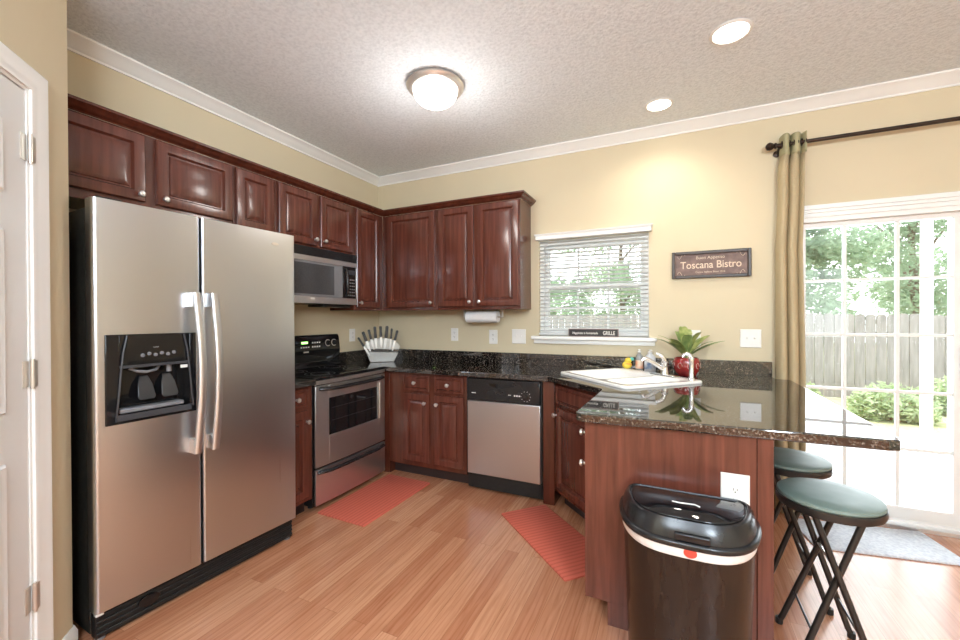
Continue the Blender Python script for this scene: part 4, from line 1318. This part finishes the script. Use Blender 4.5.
# ---------------------------------------------------------------- trash can
tc_ = thing('trash_can', 'bronze black half-round trash can with domed lid against the peninsula', 'trash can', (2.822, -1.632, 0), R(-1))
def dshape(a_, b_, z, y0=0.0, rc=.030, n=36):
    """flat back at y=y0, bulging to y0-b_"""
    pts = []
    for i in range(n + 1):
        th = PI * i / n
        c, s_ = math.cos(th), math.sin(th)
        x = a_ * (abs(c) ** .62) * (1 if c >= 0 else -1)
        y = y0 - rc - (b_ - rc) * (s_ ** .95)
        pts.append((x, y, z))
    # rounded rear corners (left then right), going back along the flat side
    for i in range(1, 6):
        th = R(180 - 90 * i / 5); pts.append((-a_ + rc + rc * math.cos(th), y0 - rc + rc * math.sin(th), z))
    for i in range(0, 5):
        th = R(90 - 90 * i / 5); pts.append((a_ - rc + rc * math.cos(th), y0 - rc + rc * math.sin(th), z))
    return pts
MB().loops([dshape(.200, .250, 0.0, -.022), dshape(.202, .252, .012, -.020), dshape(.222, .282, .545, -.010)]).build('bin_body', CANM, tc_, angle=60)
MB().loops([dshape(.2225, .283, .534, -.0095), dshape(.2265, .288, .538, -.006), dshape(.2290, .291, .562, -.005), dshape(.2280, .290, .572, -.005)]).build('bin_liner', BAG, tc_, angle=60)
lid = MB().loops([dshape(.230, .300, .566, 0), dshape(.237, .307, .570, .0), dshape(.239, .309, .582, 0), dshape(.235, .304, .589, -.001), dshape(.227, .294, .591, -.002),
                  dshape(.224, .290, .606, -.003), dshape(.218, .280, .626, -.005), dshape(.209, .268, .641, -.008), dshape(.201, .260, .648, -.012), dshape(.197, .255, .648, -.016), dshape(.194, .250, .641, -.020)]).build('lid', BLACK, tc_, angle=50)
MB().loops([dshape(.192, .228, .6405, -.022), dshape(.191, .227, .6450, -.023), dshape(.185, .220, .6475, -.028)]).build('flap', BLACKG, lid, angle=60)
MB().box(-.035, .070, -.3025, -.265, .592, .616).build('latch', BLACK, lid, .004)
MB().tube([(-.045, -.130, .6485), (-.02, -.134, .6485), (.03, -.128, .6485), (.045, -.142, .6485)], .003, 6, flat=.5).build('pull_label', WPLAST, lid)
rd = MB().lathe([(.020, 0), (.020, .003), (0, .0035)], (0, 0, 0), (0, -1, 0), 20)
rd.v = [(x + .012, y - .2955, max(z, -.02) * .8 + .556) for x, y, z in rd.v]
rd.build('red_tab', REDP, tc_)

# ---------------------------------------------------------------- outside
struct(MB().box(-2, 12, .17, 3.4, -.30, -.10).build('ground_patio', PATIO, smooth=False), 'pale concrete patio outside the sliding door')
gb = MB(); gb.box(-14, 24, 3.4, 26, -.40, -.14)
struct(gb.build('ground_garden', MULCH, smooth=False), 'planted ground beyond the patio')
fe = thing('garden_fence', 'weathered grey vertical board fence across the garden', 'fence', (0, 6.0, -.14))
random.seed(3)
fb = MB(); x = -7.0
while x < 15:
    w = .135 + random.uniform(-.004, .004); h = 1.52 + random.uniform(-.012, .012) - .02 * max(0, x - 5)
    fb.loops([[(x, 0, 0), (x + w, 0, 0), (x + w, .02, 0), (x, .02, 0)], [(x, 0, h - .03), (x + w, 0, h - .03), (x + w, .02, h - .03), (x, .02, h - .03)], [(x + .03, 0, h), (x + w - .03, 0, h), (x + w - .03, .02, h), (x + .03, .02, h)]])
    x += w + .009
fb.build('board', FENCEM, fe, smooth=False)
MB().box(-7, 15, .021, .06, .25, .34).box(-7, 15, .021, .06, 1.10, 1.19).build('rail', FENCEM, fe)
for k in range(9):
    xx = -6.8 + 2.6 * k
    MB().box(xx, xx + .09, .061, .15, 0, 1.35).build('post', FENCEM, fe)
tag(MB().box(4.775, 4.84, 1.5, 1.565, -.10, 2.75).box(4.755, 4.86, 1.48, 1.585, -.10, -.02).build('porch_post', WHITE, None, .004), 'white porch post on the patio outside the sliding door', 'post')


def leaves(name, m, parent, clumps, n, size, seed):
    rnd = random.Random(seed); vs = []; fs = []
    for i in range(n):
        c, rx, ry, rz_ = rnd.choice(clumps)
        while True:
            p = Vector((rnd.uniform(-1, 1), rnd.uniform(-1, 1), rnd.uniform(-1, 1)))
            if .25 < p.length < 1: break
        p = Vector((p.x * rx, p.y * ry, p.z * rz_)) + Vector(c)
        a_ = Vector((rnd.gauss(0, 1), rnd.gauss(0, 1), rnd.gauss(0, .6))).normalized()
        b_ = a_.orthogonal().normalized(); b_ = (Matrix.Rotation(rnd.uniform(0, 6.28), 3, a_) @ b_)
        s_ = size * rnd.uniform(.6, 1.4); o = len(vs)
        cr_ = a_.cross(b_)
        vs += [p - a_ * s_, p + b_ * s_ * .42 + cr_ * s_ * .1, p + a_ * s_, p - b_ * s_ * .42 + cr_ * s_ * .1]
        fs += [(o, o + 1, o + 2, o + 3)]
    return MB().add(vs, fs).build(name, m, parent, smooth=False, fix=False)


def translucent(m, col, fac):
    p = m.node_tree.nodes['Principled BSDF']; o = m.node_tree.nodes['Material Output']
    t = N(m, 'ShaderNodeBsdfTranslucent'); t.inputs['Color'].default_value = (*col, 1)
    x = N(m, 'ShaderNodeMixShader'); x.inputs['Fac'].default_value = fac
    L(m, p.outputs['BSDF'], x.inputs[1]); L(m, t.outputs['BSDF'], x.inputs[2]); L(m, x.outputs['Shader'], o.inputs['Surface'])


translucent(TREEL, (0.50, 0.62, 0.44), .5)
translucent(TREEL2, (0.42, 0.55, 0.38), .5)
translucent(BUSHL, (0.55, 0.68, 0.35), .4)


def tree(x, y, h, w, label, seed, m):
    rnd = random.Random(seed)
    t = thing('garden_tree', label, 'tree', (x, y, -.14), 0, 'trees behind the fence')
    tr_ = MB().tube([(0, 0, 0), (.05, 0, h * .25), (-.04, .05, h * .5), (.05, 0, h * .75)], .13, 10, .4)
    for k in range(5):
        a_ = rnd.uniform(0, 6.28)
        tr_.tube([(0, 0, h * (.25 + .08 * k)), (math.cos(a_) * w * .3, math.sin(a_) * w * .3, h * (.4 + .08 * k)), (math.cos(a_) * w * .6, math.sin(a_) * w * .6, h * (.5 + .09 * k))], .05, 8, .4)
    tr_.build('trunk', BARK, t)
    cl = []
    for k in range(44):
        a_ = rnd.uniform(0, 6.28); q = rnd.uniform(.1, 1.05) * w; zz = h * rnd.uniform(.12, .95)
        s_ = rnd.uniform(.35, .7) * w * .55
        cl.append(((math.cos(a_) * q, math.sin(a_) * q, zz), s_, s_, s_ * .65))
    leaves('crown', m, t, cl, 24000, .085, seed + 50)
    return t


tree(-2.6, 9.2, 5.0, 2.0, 'leafy tree behind the fence seen through left part of window', 1, TREEL)
tree(.9, 14.0, 7.6, 3.2, 'leafy tree behind the fence seen through right part of window', 2, TREEL2)
tree(4.7, 9.2, 5.2, 2.0, 'tree behind the fence seen through left panes of the sliding door', 3, TREEL)
tree(9.6, 14.0, 8.2, 3.3, 'taller tree behind the fence seen through middle panes of the door', 4, TREEL2)
tree(14.6, 8.6, 5.0, 1.9, 'tree behind the fence seen beyond the white porch post', 5, TREEL)
for k, (x, y, r_, lab) in enumerate([(4.35, 4.9, .46, 'low green shrub against the fence, seen through the left door panes'), (5.55, 4.2, .38, 'sprawling light green shrub against the fence, seen behind the counter tip'),
                                     (6.55, 5.0, .40, 'bright green shrub against the fence beside the porch post'), (8.1, 4.9, .50, 'low shrub against the fence right of the porch post'),
                                     (1.4, 5.0, .55, 'shrub against the fence seen low in the window')]):
    t = thing('garden_shrub', lab, 'shrub', (x, y, -.14), 0, 'shrubs in front of the fence')
    sm = MB()
    for q in range(5):
        a_ = q * 1.3
        sm.tube([(0, 0, 0), (math.cos(a_) * r_ * .3, math.sin(a_) * r_ * .3, r_ * .4), (math.cos(a_) * r_ * .6, math.sin(a_) * r_ * .6, r_ * .8)], .012, 6, .5)
    sm.build('stem', BARK, t)
    leaves('foliage', BUSHL, t, [((0, 0, r_ * .7), r_ * .9, r_ * .7, r_ * .75), ((r_ * .7, 0, r_ * .4), r_ * .6, r_ * .6, r_ * .5), ((-r_ * .7, 0, r_ * .5), r_ * .6, r_ * .6, r_ * .6)], 2200, .045, 90 + k)
